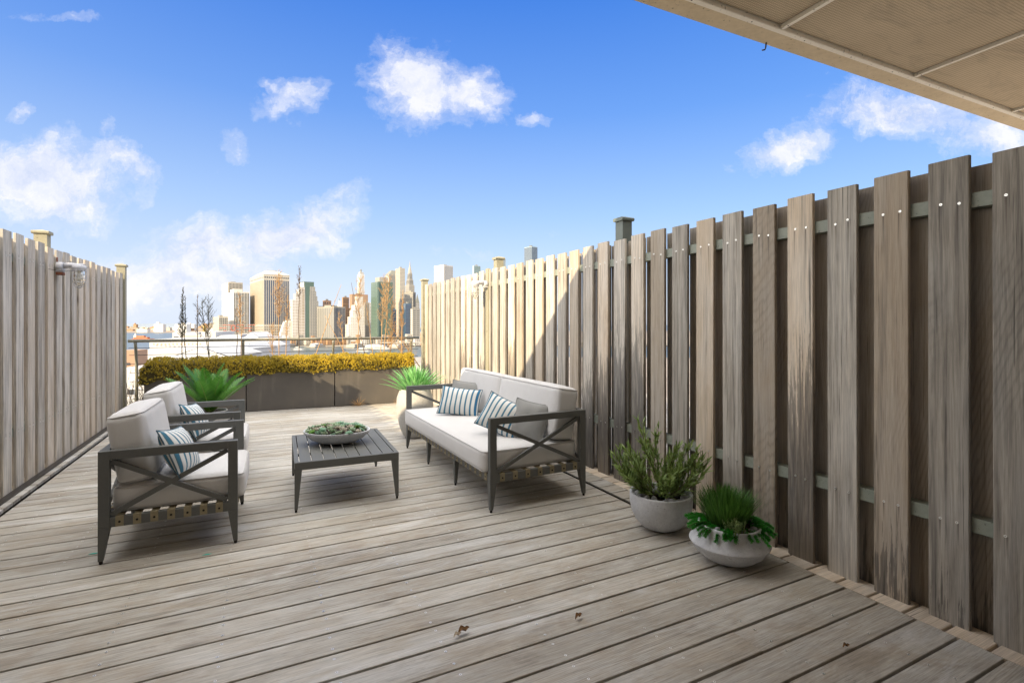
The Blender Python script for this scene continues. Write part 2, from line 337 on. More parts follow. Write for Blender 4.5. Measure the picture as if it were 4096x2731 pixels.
# ---------------------------------------------------------------- mesh helpers
class MB:
    def __init__(s): s.v = []; s.f = []; s.uv = []; s.rn = []; s.mi = []; s.sm = []
    def face(s, idx, uv=None, rn=(.5, .5, .5), mi=0, sm=False):
        s.f.append(idx); s.uv.append(uv or [(0, 0)] * len(idx)); s.rn.append(rn); s.mi.append(mi); s.sm.append(sm)
    def prism(s, o, du, dv, dn, Lg, prof, rn=(.5, .5, .5), mi=0, u0=0, caps=True):
        # profile points (across, normal) swept along du by Lg; metre UVs, u along the grain
        o, du, dv, dn = Vector(o), Vector(du), Vector(dv), Vector(dn)
        n = len(prof); b = len(s.v)
        for e in (0, Lg):
            for (a, c) in prof: s.v.append(o + du * e + dv * a + dn * c)
        flip = du.cross(dv).dot(dn) < 0
        per = 0
        for i in range(n):
            j = (i + 1) % n; l = math.hypot(prof[j][0] - prof[i][0], prof[j][1] - prof[i][1])
            q = [b + i, b + n + i, b + n + j, b + j]; uv = [(u0, per), (u0 + Lg, per), (u0 + Lg, per + l), (u0, per + l)]
            if not flip: q.reverse(); uv.reverse()
            s.face(q, uv, rn, mi); per += l
        if caps:
            q = [b + i for i in range(n)]; uv = [(u0 + p[1] * .3, p[0]) for p in prof]
            if not flip: s.face(q[::-1] if False else q, uv, rn, mi)
            else: s.face(q[::-1], uv[::-1], rn, mi)
            q = [b + n + i for i in range(n)]
            if not flip: s.face(q[::-1], uv[::-1], rn, mi)
            else: s.face(q, uv, rn, mi)
    def board(s, o, du, dv, dn, Lg, Wd, Th, ch=.003, rn=(.5, .5, .5), mi=0):
        prof = [(0, 0), (Wd, 0), (Wd, Th - ch), (Wd - ch, Th), (ch, Th), (0, Th - ch)]
        s.prism(o, du, dv, dn, Lg, prof, rn, mi)
    def box(s, lo, hi, rn=(.5, .5, .5), mi=0, ch=0):
        lo = Vector(lo); hi = Vector(hi); d = hi - lo
        if ch: prof = [(ch, 0), (d.y - ch, 0), (d.y, ch), (d.y, d.z - ch), (d.y - ch, d.z), (ch, d.z), (0, d.z - ch), (0, ch)]
        else: prof = [(0, 0), (d.y, 0), (d.y, d.z), (0, d.z)]
        s.prism(lo, (1, 0, 0), (0, 1, 0), (0, 0, 1), d.x, prof, rn, mi)
    def bar(s, p, q, w, t, up=(0, 0, 1), w2=None, t2=None, rn=(.5, .5, .5), mi=0):
        p, q = Vector(p), Vector(q); d = (q - p).normalized(); up = Vector(up)
        a = d.cross(up).normalized(); c = a.cross(d).normalized()
        w2 = w2 or w; t2 = t2 or t; b = len(s.v)
        for (o, ww, tt) in ((p, w, t), (q, w2, t2)):
            for x, y in ((-1, -1), (1, -1), (1, 1), (-1, 1)): s.v.append(o + a * x * ww / 2 + c * y * tt / 2)
        for i in range(4):
            j = (i + 1) % 4; s.face([b + i, b + j, b + 4 + j, b + 4 + i], None, rn, mi)
        s.face([b + 3, b + 2, b + 1, b], None, rn, mi); s.face([b + 4, b + 5, b + 6, b + 7], None, rn, mi)
    def tube(s, pts, r, n=8, rn=(.5, .5, .5), mi=0, closed=False, sm=True):
        pts = [Vector(p) for p in pts]; k = len(pts); rr = r if hasattr(r, '__len__') else [r] * k; b = len(s.v)
        ref = None
        for i, p in enumerate(pts):
            if closed: t = pts[(i + 1) % k] - pts[i - 1]
            else: t = pts[min(i + 1, k - 1)] - pts[max(i - 1, 0)]
            if t.length < 1e-9: t = Vector((0, 0, 1))
            t.normalize()
            if ref is None: ref = Vector((0, 0, 1)) if abs(t.z) < .9 else Vector((1, 0, 0))
            a = (ref - t * ref.dot(t)).normalized(); ref = a; c = t.cross(a)
            for j in range(n):
                g = 2 * math.pi * j / n; s.v.append(p + (a * math.cos(g) + c * math.sin(g)) * rr[i])
        for i in range(k if closed else k - 1):
            i2 = (i + 1) % k
            for j in range(n):
                j2 = (j + 1) % n; s.face([b + i * n + j, b + i * n + j2, b + i2 * n + j2, b + i2 * n + j], None, rn, mi, sm)
        if not closed:
            s.face([b + j for j in range(n)][::-1], None, rn, mi); s.face([b + (k - 1) * n + j for j in range(n)], None, rn, mi)
    def lathe(s, c, prof, n=32, rn=(.5, .5, .5), mi=0, sm=True, sx=1, sy=1, cap=False, wob=0):
        c = Vector(c); b = len(s.v)
        for (r, z) in prof:
            for j in range(n):
                g = 2 * math.pi * j / n; w = 1 + wob * noise.noise(Vector((math.cos(g) * 2, math.sin(g) * 2, z * 5)))
                s.v.append(c + Vector((r * w * math.cos(g) * sx, r * w * math.sin(g) * sy, z)))
        for i in range(len(prof) - 1):
            for j in range(n):
                j2 = (j + 1) % n; s.face([b + i * n + j, b + i * n + j2, b + (i + 1) * n + j2, b + (i + 1) * n + j], None, rn, mi, sm)
        if cap:
            s.face([b + j for j in range(n)][::-1], None, rn, mi); s.face([b + (len(prof) - 1) * n + j for j in range(n)], None, rn, mi)
    def disc(s, c, nrm, r, n=8, mi=0, h=.001):
        nrm = Vector(nrm).normalized(); s.tube([Vector(c) - nrm * .002, Vector(c) + nrm * h], r, n, (.5, .5, .5), mi, sm=False)
    def leafq(s, p, d, side, ln, w, rn, bend=0, mi=0, seg=2):
        # pointed leaf blade as a strip of quads ending in a tip
        p, d, side = Vector(p), Vector(d).normalized(), Vector(side).normalized(); nr = d.cross(side)
        b = len(s.v); pts = []
        for i in range(seg):
            t = i / seg; ww = w * (.35 + .65 * math.sin(math.pi * min(1, .15 + t * .85))) * .5
            c = p + d * ln * t + nr * bend * t * t * ln; s.v += [c - side * ww, c + side * ww]
        s.v.append(p + d * ln + nr * bend * ln)
        for i in range(seg - 1): s.face([b + 2 * i, b + 2 * i + 1, b + 2 * i + 3, b + 2 * i + 2], None, rn, mi, True)
        s.face([b + 2 * seg - 2, b + 2 * seg - 1, b + 2 * seg], None, rn, mi, True)
    def build(s, name, mats, parent=None, loc=None):
        me = bpy.data.meshes.new(name); me.from_pydata([tuple(v) for v in s.v], [], s.f)
        if not isinstance(mats, (list, tuple)): mats = [mats]
        for m_ in mats: me.materials.append(m_)
        ul = me.uv_layers.new(name='UVMap'); flat = [c for f in s.uv for p in f for c in p]; ul.data.foreach_set('uv', flat)
        ca = me.color_attributes.new('rnd', 'FLOAT_COLOR', 'CORNER'); fl = []
        for f, r in zip(s.f, s.rn): fl += [r[0], r[1], r[2], 1] * len(f)
        ca.data.foreach_set('color', fl)
        me.polygons.foreach_set('material_index', s.mi); me.polygons.foreach_set('use_smooth', s.sm)
        me.update(); o = bpy.data.objects.new(name, me); COL.objects.link(o)
        if parent: o.parent = parent
        if loc is not None: o.location = loc
        return o
def rr(): return (rng.random(), rng.random(), rng.random())
def tag(o, label=None, cat=None, group=None, kind=None):
    if label: o['label'] = label
    if cat: o['category'] = cat
    if group: o['group'] = group
    if kind: o['kind'] = kind
    return o
def thing(name, label, cat, loc=(0, 0, 0), rz=0, group=None):
    o = bpy.data.objects.new(name, None); COL.objects.link(o); o.empty_display_size = .1
    o.location = loc; o.rotation_euler = (0, 0, rz); return tag(o, label, cat, group)
def copy_tree(o, parent=None):
    c = o.copy(); COL.objects.link(c)
    if parent: c.parent = parent
    for ch in [x for x in COL.objects if x.parent == o]: copy_tree(ch, c)
    return c
X, Y, Z = Vector((1, 0, 0)), Vector((0, 1, 0)), Vector((0, 0, 1))

# ---------------------------------------------------------------- setting: ground, water, land
def quad_sheet(name, pts, m_, thick=0, label=None):
    b = MB()
    top = [Vector(p) for p in pts]; b.v += top; b.face(list(range(len(top))))
    if thick:
        n = len(top); b.v += [p - Vector((0, 0, thick)) for p in top]
        for i in range(n): j = (i + 1) % n; b.face([i, n + i, n + j, j])
    return tag(b.build(name, m_), label, None, None, 'structure')
def f_water(T, B):
    o = objco(T); a, _ = T.noi(T.mapv(o, scale=(.05, .12, .1)), 1, 6, .65); b, _ = T.noi(T.mapv(o, scale=(.004, .012, .01)), 1, 4, .6)
    T.put(B, 'Base Color', T.mix(b, (.045, .075, .085), (.10, .12, .12))); B.inputs['Roughness'].default_value = .28
    bump(T, B, a, .6, 1.5)
M['water'] = mat('harbour_water', rough=.2, fn=f_water)
M['city'] = mat('city_ground', rough=.95, fn=speck((.16, .14, .12), (.42, .38, .33), .05, .1, False, .01))
M['farland'] = mat('far_land', rough=1, fn=speck((.13, .095, .065), (.33, .27, .20), .02, 0, False, .003))
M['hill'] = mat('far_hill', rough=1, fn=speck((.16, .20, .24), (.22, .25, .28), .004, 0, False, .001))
ZW, ZM, ZB = -54.7, -52.7, -34.0
quad_sheet('water', [(-40000, -40000, ZW), (40000, -40000, ZW), (40000, 40000, ZW), (-40000, 40000, ZW)], M['water'])
quad_sheet('ground', [W(-400, -300, ZB), W(500, -300, ZB), W(430, 520, ZB), W(-90, 560, ZB), W(-330, 330, ZB)], M['city'], 25)
quad_sheet('city_ground', [W(-640, 1330, ZM), W(-300, 1290, ZM), W(900, 1290, ZM), W(2600, 1400, ZM), W(2600, 4600, ZM), W(-900, 3600, ZM)], M['city'], 3)
quad_sheet('far_land', [W(-6500, 3500, ZM), W(-3000, 3330, ZM), W(-1500, 3420, ZM), W(-1200, 5200, ZM), W(-800, 9000, ZM), W(-9500, 9000, ZM)], M['farland'], 3)
def hills():
    b = MB(); n = 60
    for k, (D, h0) in enumerate(((9000, 64), (9600, 0))):
        for i in range(n + 1):
            x = -11000 + i * 11000 / n; hh = h0 + (18 * noise.noise(Vector((x * .0009, 3, 0))) + 8 * noise.noise(Vector((x * .004, 7, 0)))) * (h0 > 0)
            b.v.append(W(x, D, ZM + hh))
    for i in range(n + 1): b.v.append(W(-11000 + i * 11000 / n, 8700, ZM))
    for i in range(n):
        b.face([2 * (n + 1) + i, 2 * (n + 1) + i + 1, i + 1, i], sm=True); b.face([i, i + 1, n + 1 + i + 1, n + 1 + i], sm=True)
    tag(b.build('hills', M['hill']), None, None, None, 'structure')
hills()

# ---------------------------------------------------------------- deck
def build_deck():
    pitch, wd = .1504, .1388; b = MB(); s = MB()
    y = -1.0; k = 0
    off = (2.762 * .92857) % pitch
    y0 = off - 8 * pitch
    i = 0; Yk = y0
    while Yk < 9.75:
        for (xa, xb) in ((-6.0, -1.60), (-1.55, 2.60), (2.84, 6.5)):
            x0 = xa
            cuts = []
            if xa == -1.55:
                if rng.random() < .10: cuts = [rng.choice([-.6, .2, 1.0, 1.8])]
            for x1 in cuts + [xb]:
                b.board((x0, Yk, -.025 + rng.uniform(-.0012, .0012)), X, Y, Z, x1 - x0 - (.003 if x1 != xb else 0), wd, .025, .0018, rr())
                x0 = x1
        if Yk < 8.6: pass
        # screws: pairs over each joist
        for jx in [-1.35 + .405 * q for q in range(10)]:
            for e in (.028, wd - .028):
                jit = rng.uniform(-.006, .006)
                b.disc((jx + jit, Yk + e, 0), Z, .0054, 8, 1, .0012); b.disc((jx + jit, Yk + e, .0013), Z, .0019, 6, 2, .0004)
        Yk += pitch
    # short pieces along the right-hand fence
    Yk = -1.0 + off
    while Yk < 9.6:
        Lg = pitch; b.board((2.607, Yk + .003, -.024), X, Y, Z, .15, Lg - .012, .022, .003, (rng.random() * .3, .5 + .5 * rng.random(), .8 + .2 * rng.random()), 3)
        Yk += Lg
    o = b.build('deck', [M['deck'], M['steel'], M['dark'], M['edge']]); tag(o, None, None, None, 'structure')
    s.box((-6.0, -1.3, -.42), (6.5, 9.62, -.10)); tag(s.build('terrace_slab', M['dark2']), None, None, None, 'structure')
M['dark2'] = mat('slab_shadow_board', (.03, .027, .025), .9)
build_deck()

# ---------------------------------------------------------------- fences
XR, XL, TOP = 2.702, -1.70, 2.012
def post(parent, x, y, top, m_, w=.10, z0=-.1):
    b = MB(); b.box((x - w / 2, y - w / 2, z0), (x + w / 2, y + w / 2, top - .03), ch=.004); p = b.build('post', m_, parent)
    c = MB(); e = w / 2 + .016; c.box((x - e, y - e, top - .03), (x + e, y + e, top), ch=.008)
    c.v += [Vector((x - e + .01, y - e + .01, top)), Vector((x + e - .01, y - e + .01, top)), Vector((x + e - .01, y + e - .01, top)), Vector((x - e + .01, y + e - .01, top)), Vector((x, y, top + .018))]
    n = len(c.v) - 5
    for i in range(4): c.face([n + i, n + (i + 1) % 4, n + 4])
    c.build('post_cap', m_, p); return p
def fence(side, label, first, y_end, posts, post_ms):
    xf = XR if side > 0 else XL; s = side
    root = thing('wooden_fence', label, 'fence', (0, 0, 0))
    fr, re, sc = MB(), MB(), MB(); spts = []
    def screw(b_, c):
        b_.disc(c, (-s, 0, 0), .0058, 8, 0, .0015)
        b_.bar(c + Vector((-s * .0017, -.0028, 0)), c + Vector((-s * .0017, .0028, 0)), .0009, .0009, mi=1); b_.bar(c + Vector((-s * .0017, 0, -.0028)), c + Vector((-s * .0017, 0, .0028)), .0009, .0009, up=(0, 1, 0), mi=1)
    y = first; pitch = .2262; wd = .148
    while y < y_end:
        zt = TOP + rng.uniform(-.009, .009); r_ = rr() if s > 0 else (rng.random() * .3, .35 + .5 * rng.random(), rng.random() * .75); du_ = Vector((0, rng.uniform(-.003, .003), 1)).normalized()
        dxj = rng.uniform(-.0015, .0015)
        # front board: along z, across y, outward normal towards the terrace
        if s > 0: fr.board((xf + .02 + dxj, y + wd, -.028), du_, -Y, -X, zt + .028, wd, .02, .003, r_)
        else: fr.board((xf - .02 + dxj, y, -.0), du_, Y, X, zt, wd, .02, .003, r_)
        wr = .188 if s < 0 else (.200 if y < 3.9 else .186); yr = y + wd + (pitch - wd) / 2 - wr / 2
        if s > 0: re.board((xf + .084 + .02, yr + wr, -.028), Z, -Y, -X, zt + .010, wr, .02, .003, (rng.random(), rng.random() * .12, .3 + .6 * rng.random()))  # sheltered, less bleached rear boards; dark tone also paints shade into the gaps
        else: re.board((xf - .088 - .02, yr, .0), Z, Y, X, zt - .022, wr, .02, .003, (rng.random() * .3, rng.random() * .12, .3 + .6 * rng.random()))
        for zc in (1.828, .447):
            for e in (.04, .105):
                px = xf - s * .0003; c = Vector((px, y + e + rng.uniform(-.006, .006), zc + rng.uniform(-.008, .008)))
                spts.append(c)
        y += pitch
    a = fr.build('board_panel', M['fence'], root); tag(a, None)
    re.build('rear_board_panel', M['fence'], root)
    spts.sort(key=lambda p: abs(p.y - (1.2 if s > 0 else 5.4))); one = MB(); screw(one, Vector((0, 0, 0))); proto = one.build('screw', [M['steel'], M['dark']], root, spts[0])
    for p in spts[1:100]:
        q = proto.copy(); COL.objects.link(q); q.parent = root; q.location = p
    for p in spts[100:]: screw(sc, p)
    sc.build('screws', [M['steel'], M['dark']], root)['kind'] = 'stuff'
    for zc in (1.828, .447):
        rb = MB(); x0 = xf + s * .0212; x1 = xf + s * (.0822 if s > 0 else .0862)
        rb.box((min(x0, x1), first - .2, zc - .031), (max(x0, x1), y_end - .01, zc + .031), ch=.003)
        rb.build('fence_rail', M['railp'], root)
    for (px, py, pt), pm in zip(posts, post_ms): post(root, px, py, pt, pm)
    return root
fr_ = fence(1, 'tall weathered board fence on the right, half in sun and half in shade', .978 - .148 - 8 * .2262, 8.95,
      [(XR + .175, -1.2, 2.23), (XR + .175, .85, 2.23), (XR + .175, 3.55, 2.23), (XR + .175, 6.14, 2.19), (XR + .02, 8.99, 2.12)], [M['postg'], M['postg'], M['postg'], M['postp'], M['postp']])
fl_ = fence(-1, 'grey board fence on the left, seen from its shaded side', 5.107 - 27 * .2262, 8.86,
      [(XL - .165, 1.3, 2.2), (XL - .165, 3.9, 2.2), (XL - .165, 6.44, 2.2), (XL - .03, 8.95, 2.148)], [M['postp']] * 4)
pb = MB(); pb.box((XR - .012, 6.06, 0), (XR + .018, 6.15, 2.03), ch=.004); pb.build('post_cover', M['postp'], fr_)
# metal channel along the foot of the left fence
cb = MB(); cb.box((XL + .012, -1.2, .001), (XL + .055, 9.0, .02), ch=.003); tag(cb.build('floor_channel', M['cable']), 'dark metal channel lying along the foot of the left fence', 'channel')
cb = MB(); cb.box((XR - .30, 2.75, .001), (XR - .285, 4.4, .012)); tag(cb.build('floor_strip', M['cable']), 'thin black strip on the deck behind the sofa', 'strip')

# ---------------------------------------------------------------- wall lamps
def wall_lamp(loc, direction, label, rust, dirz=0):
    t = thing('caged_wall_lamp', label, 'wall lamp', loc, dirz)
    # local frame: +X leaves the fence, origin at the back plate centre
    b = MB(); b.tube([(0, 0, 0), (.05, 0, 0)], .047, 16); b.tube([(.025, .044, -.002), (.025, .054, -.002)], .012, 10); b.tube([(.025, -.054, -.002), (.025, -.044, -.002)], .012, 10)
    b.box((0, -.036, -.05), (.045, .036, -.01), ch=.006); b.build('junction_box', [M['galv']], t)
    if rust: q = MB(); q.box((.001, -.038, -.078), (.05, .038, -.05), ch=.008); q.build('rusty_plate', M['rust'], t); q = MB(); q.box((-.002, -.012, .045), (.004, .012, .09)); q.build('rusty_tab', M['rust'], t)
    a = MB(); a.tube([(.045, 0, .012), (.1, 0, .02), (.155, 0, .014), (.20, 0, .004)], [.026, .024, .026, .036], 12)
    a.build('arm', M['galv'], t)
    c = MB(); c.lathe((.165, 0, 0), [(.001, .022), (.052, .02), (.056, .0), (.054, -.018), (.05, -.022), (.05, -.03)], 24); c.build('cap', M['galv'], t)
    g = MB(); g.lathe((.165, 0, 0), [(.041, -.028), (.043, -.06), (.043, -.12), (.036, -.155), (.02, -.175), (.001, -.182)], 20); gl = g.build('glass_globe', M['lampglass'], t)
    u = MB(); u.lathe((.165, 0, 0), [(.014, -.03), (.014, -.06), (.022, -.09), (.02, -.12), (.001, -.135)], 12); u.build('bulb', M['bulb'], gl)
    w = MB()
    for z in (-.03, -.068, -.106, -.14):
        r = .052 if z > -.13 else .048
        w.tube([(.165 + r * math.cos(k * math.pi / 10), r * math.sin(k * math.pi / 10), z) for k in range(20)], .0024, 6, closed=True)
    for k in range(6):
        g_ = k * math.pi / 3 + .3; w.tube([(.165 + r * math.cos(g_), r * math.sin(g_), z) for r, z in ((.052, -.02), (.052, -.12), (.046, -.15), (.028, -.182), (.001, -.198))], .0024, 6)
    w.build('wire_cage', M['galv'], t); return t
wall_lamp((XL, 6.24, 1.845), 1, 'caged bulkhead lamp on a rusty plate, on the left fence', True, 0)
wall_lamp((XR - .012, 6.10, 1.825), 1, 'sunlit caged bulkhead lamp on the right fence', False, math.pi)
cb = MB(); cb.tube([(XL + .012, 5.98, 1.80), (XL + .05, 6.2, 1.80), (XL + .12, 6.3, 1.82), (XL + .2, 6.42, 1.87)], .0022, 5)
tag(cb.build('loose_wire', M['cable']), 'thin loose black wire crossing under the left fence lamp', 'wire')

# ---------------------------------------------------------------- canopy
def canopy():
    zc = 3.26
    t = thing('concrete_canopy', 'beige concrete canopy with mesh soffit panels overhead at right', 'canopy', (2.0, 2.431, 0), -math.atan2(.142, 4.99))
    b = MB(); x0, x1, yb = -6.5, 8.0, -4.2
    b.prism((x0, 0, zc), X, Y, Z, x1 - x0, [(-.165, 0), (-.012, 0), (0, .012), (0, .04), (-.7, .30), (yb, .30), (yb, .03), (-.165, .03)]); b.build('concrete_slab', M['canopy'], t)
    tr = MB(); tr.box((x0, -.205, zc - .022), (x1, -.165, zc + .028), ch=.004); tr.build('edge_trim', M['trim'], t)
    xs = [-6.47, -5.03, -3.5, -1.97, -.435, 1.097, 2.63, 4.19, 5.7, 7.2]
    for k, xx in enumerate(xs):
        s = MB(); s.box((xx - .014, yb, zc - .018), (xx + .014, -.206, zc + .02), ch=.003)
        for q in range(6): s.disc((xx, -.25 - q * .62, zc - .0175), -Z, .005, 8, 1, .001)
        s.build('cross_trim', [M['trim'], M['dark']], t)
        if k + 1 < len(xs):
            p = MB(); p.box((xx + .022, yb, zc + .004), (xs[k + 1] - .022, -.218, zc + .018)); p.build('soffit_panel', M['corr'], t)
    sc = MB(); sc.disc((0, 0, 0), -Z, .005, 8, 0, .001); q = -1.2; pr = None
    while q < 5.2:
        if pr is None: pr = sc.build('screw', M['dark'], t, (q, -.185, zc - .0215))
        else: k_ = pr.copy(); COL.objects.link(k_); k_.parent = t; k_.location = (q, -.185, zc - .0215)
        q += .51
    for xx in (-4.5, 4.6):      # piers that carry the slab behind the camera
        s = MB(); s.box((xx - .2, -4.0, -.1), (xx + .2, -3.6, zc + .003)); s.build('pier', M['canopy'], t)
    # torn wire stub below the edge
    w = MB(); w.tube([(1.17, -.03, zc + .01), (1.175, -.02, zc - .03), (1.16, -.025, zc - .05), (1.14, -.02, zc - .055)], .005, 6); w.build('wire_stub', M['cable'], t)
canopy()
# house the canopy belongs to, unseen; wall added to block sun from behind
M['stucco'] = mat('house_stucco', rough=.9, fn=speck((.58, .54, .47), (.72, .68, .60), 25, .2, False, 2))
def house_wall():
    t = thing('house_wall', 'pale rendered house wall behind the terrace under the canopy', 'wall', (0, -1.35, 0)); b = MB()
    for x0, x1, z0, z1 in ((-4.6, -1.3, -.1, 3.24), (2.1, 8, -.1, 3.24), (-1.3, 2.1, 2.35, 3.24)): b.box((x0, -.25, z0), (x1, 0, z1))
    b.build('wall', M['stucco'], t); d = MB(); d.box((-1.27, -.16, -.05), (2.07, -.12, 2.32)); d.build('glass_door', CMG, t)
CMG = mat('door_glass', (.05, .06, .06), .05)
house_wall()

# ---------------------------------------------------------------- upholstery helpers
def cushion_mesh(b, sx, sy, sz, r, bulge=.01, n=14, seed=0, crown=0, M_=None):
    """rounded, slightly puffed box centred on the origin"""
    hx, hy, hz = sx / 2, sy / 2, sz / 2
    idx = {}
    def vert(p):
        k = tuple(round(c, 5) for c in p)
        if k in idx: return idx[k]
        q = Vector((p[0] * hx, p[1] * hy, p[2] * hz))
        inner = Vector((max(-hx + r, min(hx - r, q.x)), max(-hy + r, min(hy - r, q.y)), max(-hz + r, min(hz - r, q.z))))
        d = q - inner
        if d.length > 1e-6: q = inner + d.normalized() * r
        ax, ay, az = p
        q.z += (1 if az > 0 else -1) * bulge * (1 - ax ** 4) * (1 - ay ** 4) * (abs(az) ** 4) * (1 + crown * (az > 0))
        q.x += (1 if ax > 0 else -1) * bulge * .8 * (1 - az ** 2) * (1 - ay ** 4) * (abs(ax) ** 4)
        q.y += (1 if ay > 0 else -1) * bulge * .8 * (1 - az ** 2) * (1 - ax ** 4) * (abs(ay) ** 4)
        nn = noise.noise(q * 5 + Vector((seed, 0, 0))) * .004 + noise.noise(q * 16 + Vector((0, seed, 0))) * .0016
        q += q.normalized() * nn
        if M_: q = M_ @ q
        b.v.append(q); idx[k] = len(b.v) - 1; return idx[k]
    g = [math.copysign(abs(-1 + 2 * i / n) ** .8, -1 + 2 * i / n) for i in range(n + 1)]
    for ax in range(3):
        for sg in (-1, 1):
            for i in range(n):
                for j in range(n):
                    q = []
                    for (a, c) in ((i, j), (i + 1, j), (i + 1, j + 1), (i, j + 1)):
                        p = [0, 0, 0]; p[ax] = sg; p[(ax + 1) % 3] = g[a]; p[(ax + 2) % 3] = g[c]; q.append(vert(p))
                    if sg < 0: q.reverse()
                    b.face(q, sm=True)
def piping_loop(b, sx, sy, z, r, tr=.004, M_=None, bul=.0):
    pts = []; hx, hy = sx / 2, sy / 2
    for cx, cy, a0 in ((hx - r, hy - r, 0), (-hx + r, hy - r, 90), (-hx + r, -hy + r, 180), (hx - r, -hy + r, 270)):
        for k in range(5):
            a = R(a0 + k * 22.5); pts.append(Vector((cx + r * math.cos(a), cy + r * math.sin(a), z)))
    out = []
    for i in range(len(pts)):
        p, q = pts[i], pts[(i + 1) % len(pts)]; m_ = max(1, int((q - p).length / .12))
        for k in range(m_): out.append(p.lerp(q, k / m_))
    fin = []
    for p in out:
        e = bul * (1 - (p.x / hx) ** 4 if abs(p.y) > hy * .97 else 1 - (p.y / hy) ** 4)
        fin.append(p + Vector((math.copysign(e, p.x) if abs(p.x) > hx * .97 else 0, math.copysign(e, p.y) if abs(p.y) > hy * .97 else 0, 0)))
    if M_: fin = [M_ @ p for p in fin]
    b.tube(fin, tr, 6, closed=True)
def cushion(name, parent, sx, sy, sz, mtx, r=.035, bulge=.012, seed=0, crown=0):
    b = MB(); cushion_mesh(b, sx, sy, sz, r, bulge, 18, seed, crown, mtx); o = b.build(name, M['cushion'], parent)
    p = MB(); k = r * .62
    for z in (sz / 2 - r * .30, -sz / 2 + r * .30): piping_loop(p, sx - .5 * r + .006, sy - .5 * r + .006, z, r, .0036, mtx, bulge * .25)
    p.build('piping', M['piping'], o); return o
def pillow(label, w, h, th, mtx, m_, group=None, pipe='pipeblue'):
    b = MB(); n = 18
    t = thing('throw_pillow', label, 'pillow', mtx.translation, 0, group)
    Rm = mtx.to_3x3().to_4x4()
    def P(i, j, sg):
        u = -1 + 2 * i / n; v = -1 + 2 * j / n
        pin = 1 - .07 * (1 - abs(v) ** 2.2) * 1.0; pin2 = 1 - .09 * (1 - abs(u) ** 2.2)
        z = sg * th / 2 * ((1 - abs(u) ** 2.6) * (1 - abs(v) ** 2.6)) ** .62
        q = Vector((u * w / 2 * pin, v * h / 2 * pin2, z))
        q.z += noise.noise(q * 13 + Vector((w * 50, h * 30, 0))) * .006 * (z != 0)
        return Rm @ q
    for sg in (1, -1):
        base = len(b.v)
        for i in range(n + 1):
            for j in range(n + 1): b.v.append(P(i, j, sg))
        for i in range(n):
            for j in range(n):
                q = [base + i * (n + 1) + j, base + (i + 1) * (n + 1) + j, base + (i + 1) * (n + 1) + j + 1, base + i * (n + 1) + j + 1]
                uv = [(-1 + 2 * a / n, -1 + 2 * c / n) for a, c in ((i, j), (i + 1, j), (i + 1, j + 1), (i, j + 1))]
                if sg < 0: q.reverse(); uv.reverse()
                b.face(q, uv, sm=True)
    b.build('pillow_cover', m_, t)
    p = MB(); ring = [P(i, 0, 0) for i in range(n)] + [P(n, j, 0) for j in range(n)] + [P(n - i, n, 0) for i in range(n)] + [P(0, n - j, 0) for j in range(n)]
    p.tube(ring, .0042, 6, closed=True); p.build('piping', M[pipe], t); return t
def frame_mtx(c, xaxis, yaxis):
    x = Vector(xaxis).normalized(); z = x.cross(Vector(yaxis)).normalized(); y = z.cross(x)
    return Matrix(((x.x, y.x, z.x, c[0]), (x.y, y.y, z.y, c[1]), (x.z, y.z, z.z, c[2]), (0, 0, 0, 1)))

def xpanel(root, a, c, z0, z1, y, bw=.026, mname='cross_brace', axis='x'):
    """two crossed flat bars filling a frame rectangle; a..c along axis"""
    b = MB()
    def P(u, z): return Vector((u, y, z)) if axis == 'x' else Vector((y, u, z))
    up = (0, 1, 0) if axis == 'x' else (1, 0, 0)
    b.bar(P(a, z0), P(c, z1), bw, .016, up=up)
    if axis == 'x': b.bar(P(a, z1) + Vector((0, .0005, 0)), P(c, z0) + Vector((0, .0005, 0)), bw, .0145, up=up)
    else: b.bar(P(a, z1) + Vector((.0005, 0, 0)), P(c, z0) + Vector((.0005, 0, 0)), bw, .0145, up=up)
    b.build(mname, M['metal'], root)
def leg(root, x, y, z_top, ix, iy, w=.05, foot=.022):
    """tapered leg, outer corner upright, with a little glide under it; ix,iy point inwards"""
    b = MB(); zb = .018
    v = []
    for z, k in ((zb, foot), (z_top, w)):
        xs = sorted((x, x + ix * k)); ys = sorted((y, y + iy * k)); v += [Vector((xs[0], ys[0], z)), Vector((xs[1], ys[0], z)), Vector((xs[1], ys[1], z)), Vector((xs[0], ys[1], z))]
    n = len(b.v); b.v += v
    for i in range(4): j = (i + 1) % 4; b.face([n + i, n + j, n + 4 + j, n + 4 + i])
    b.face([n + 3, n + 2, n + 1, n]); b.face([n + 4, n + 5, n + 6, n + 7]); o = b.build('leg', M['metal'], root)
    g = MB(); g.tube([(x + ix * foot / 2, y + iy * foot / 2, 0.001), (x + ix * foot / 2, y + iy * foot / 2, .018)], foot * .42, 10); g.build('foot_glide', M['rivet'], o)
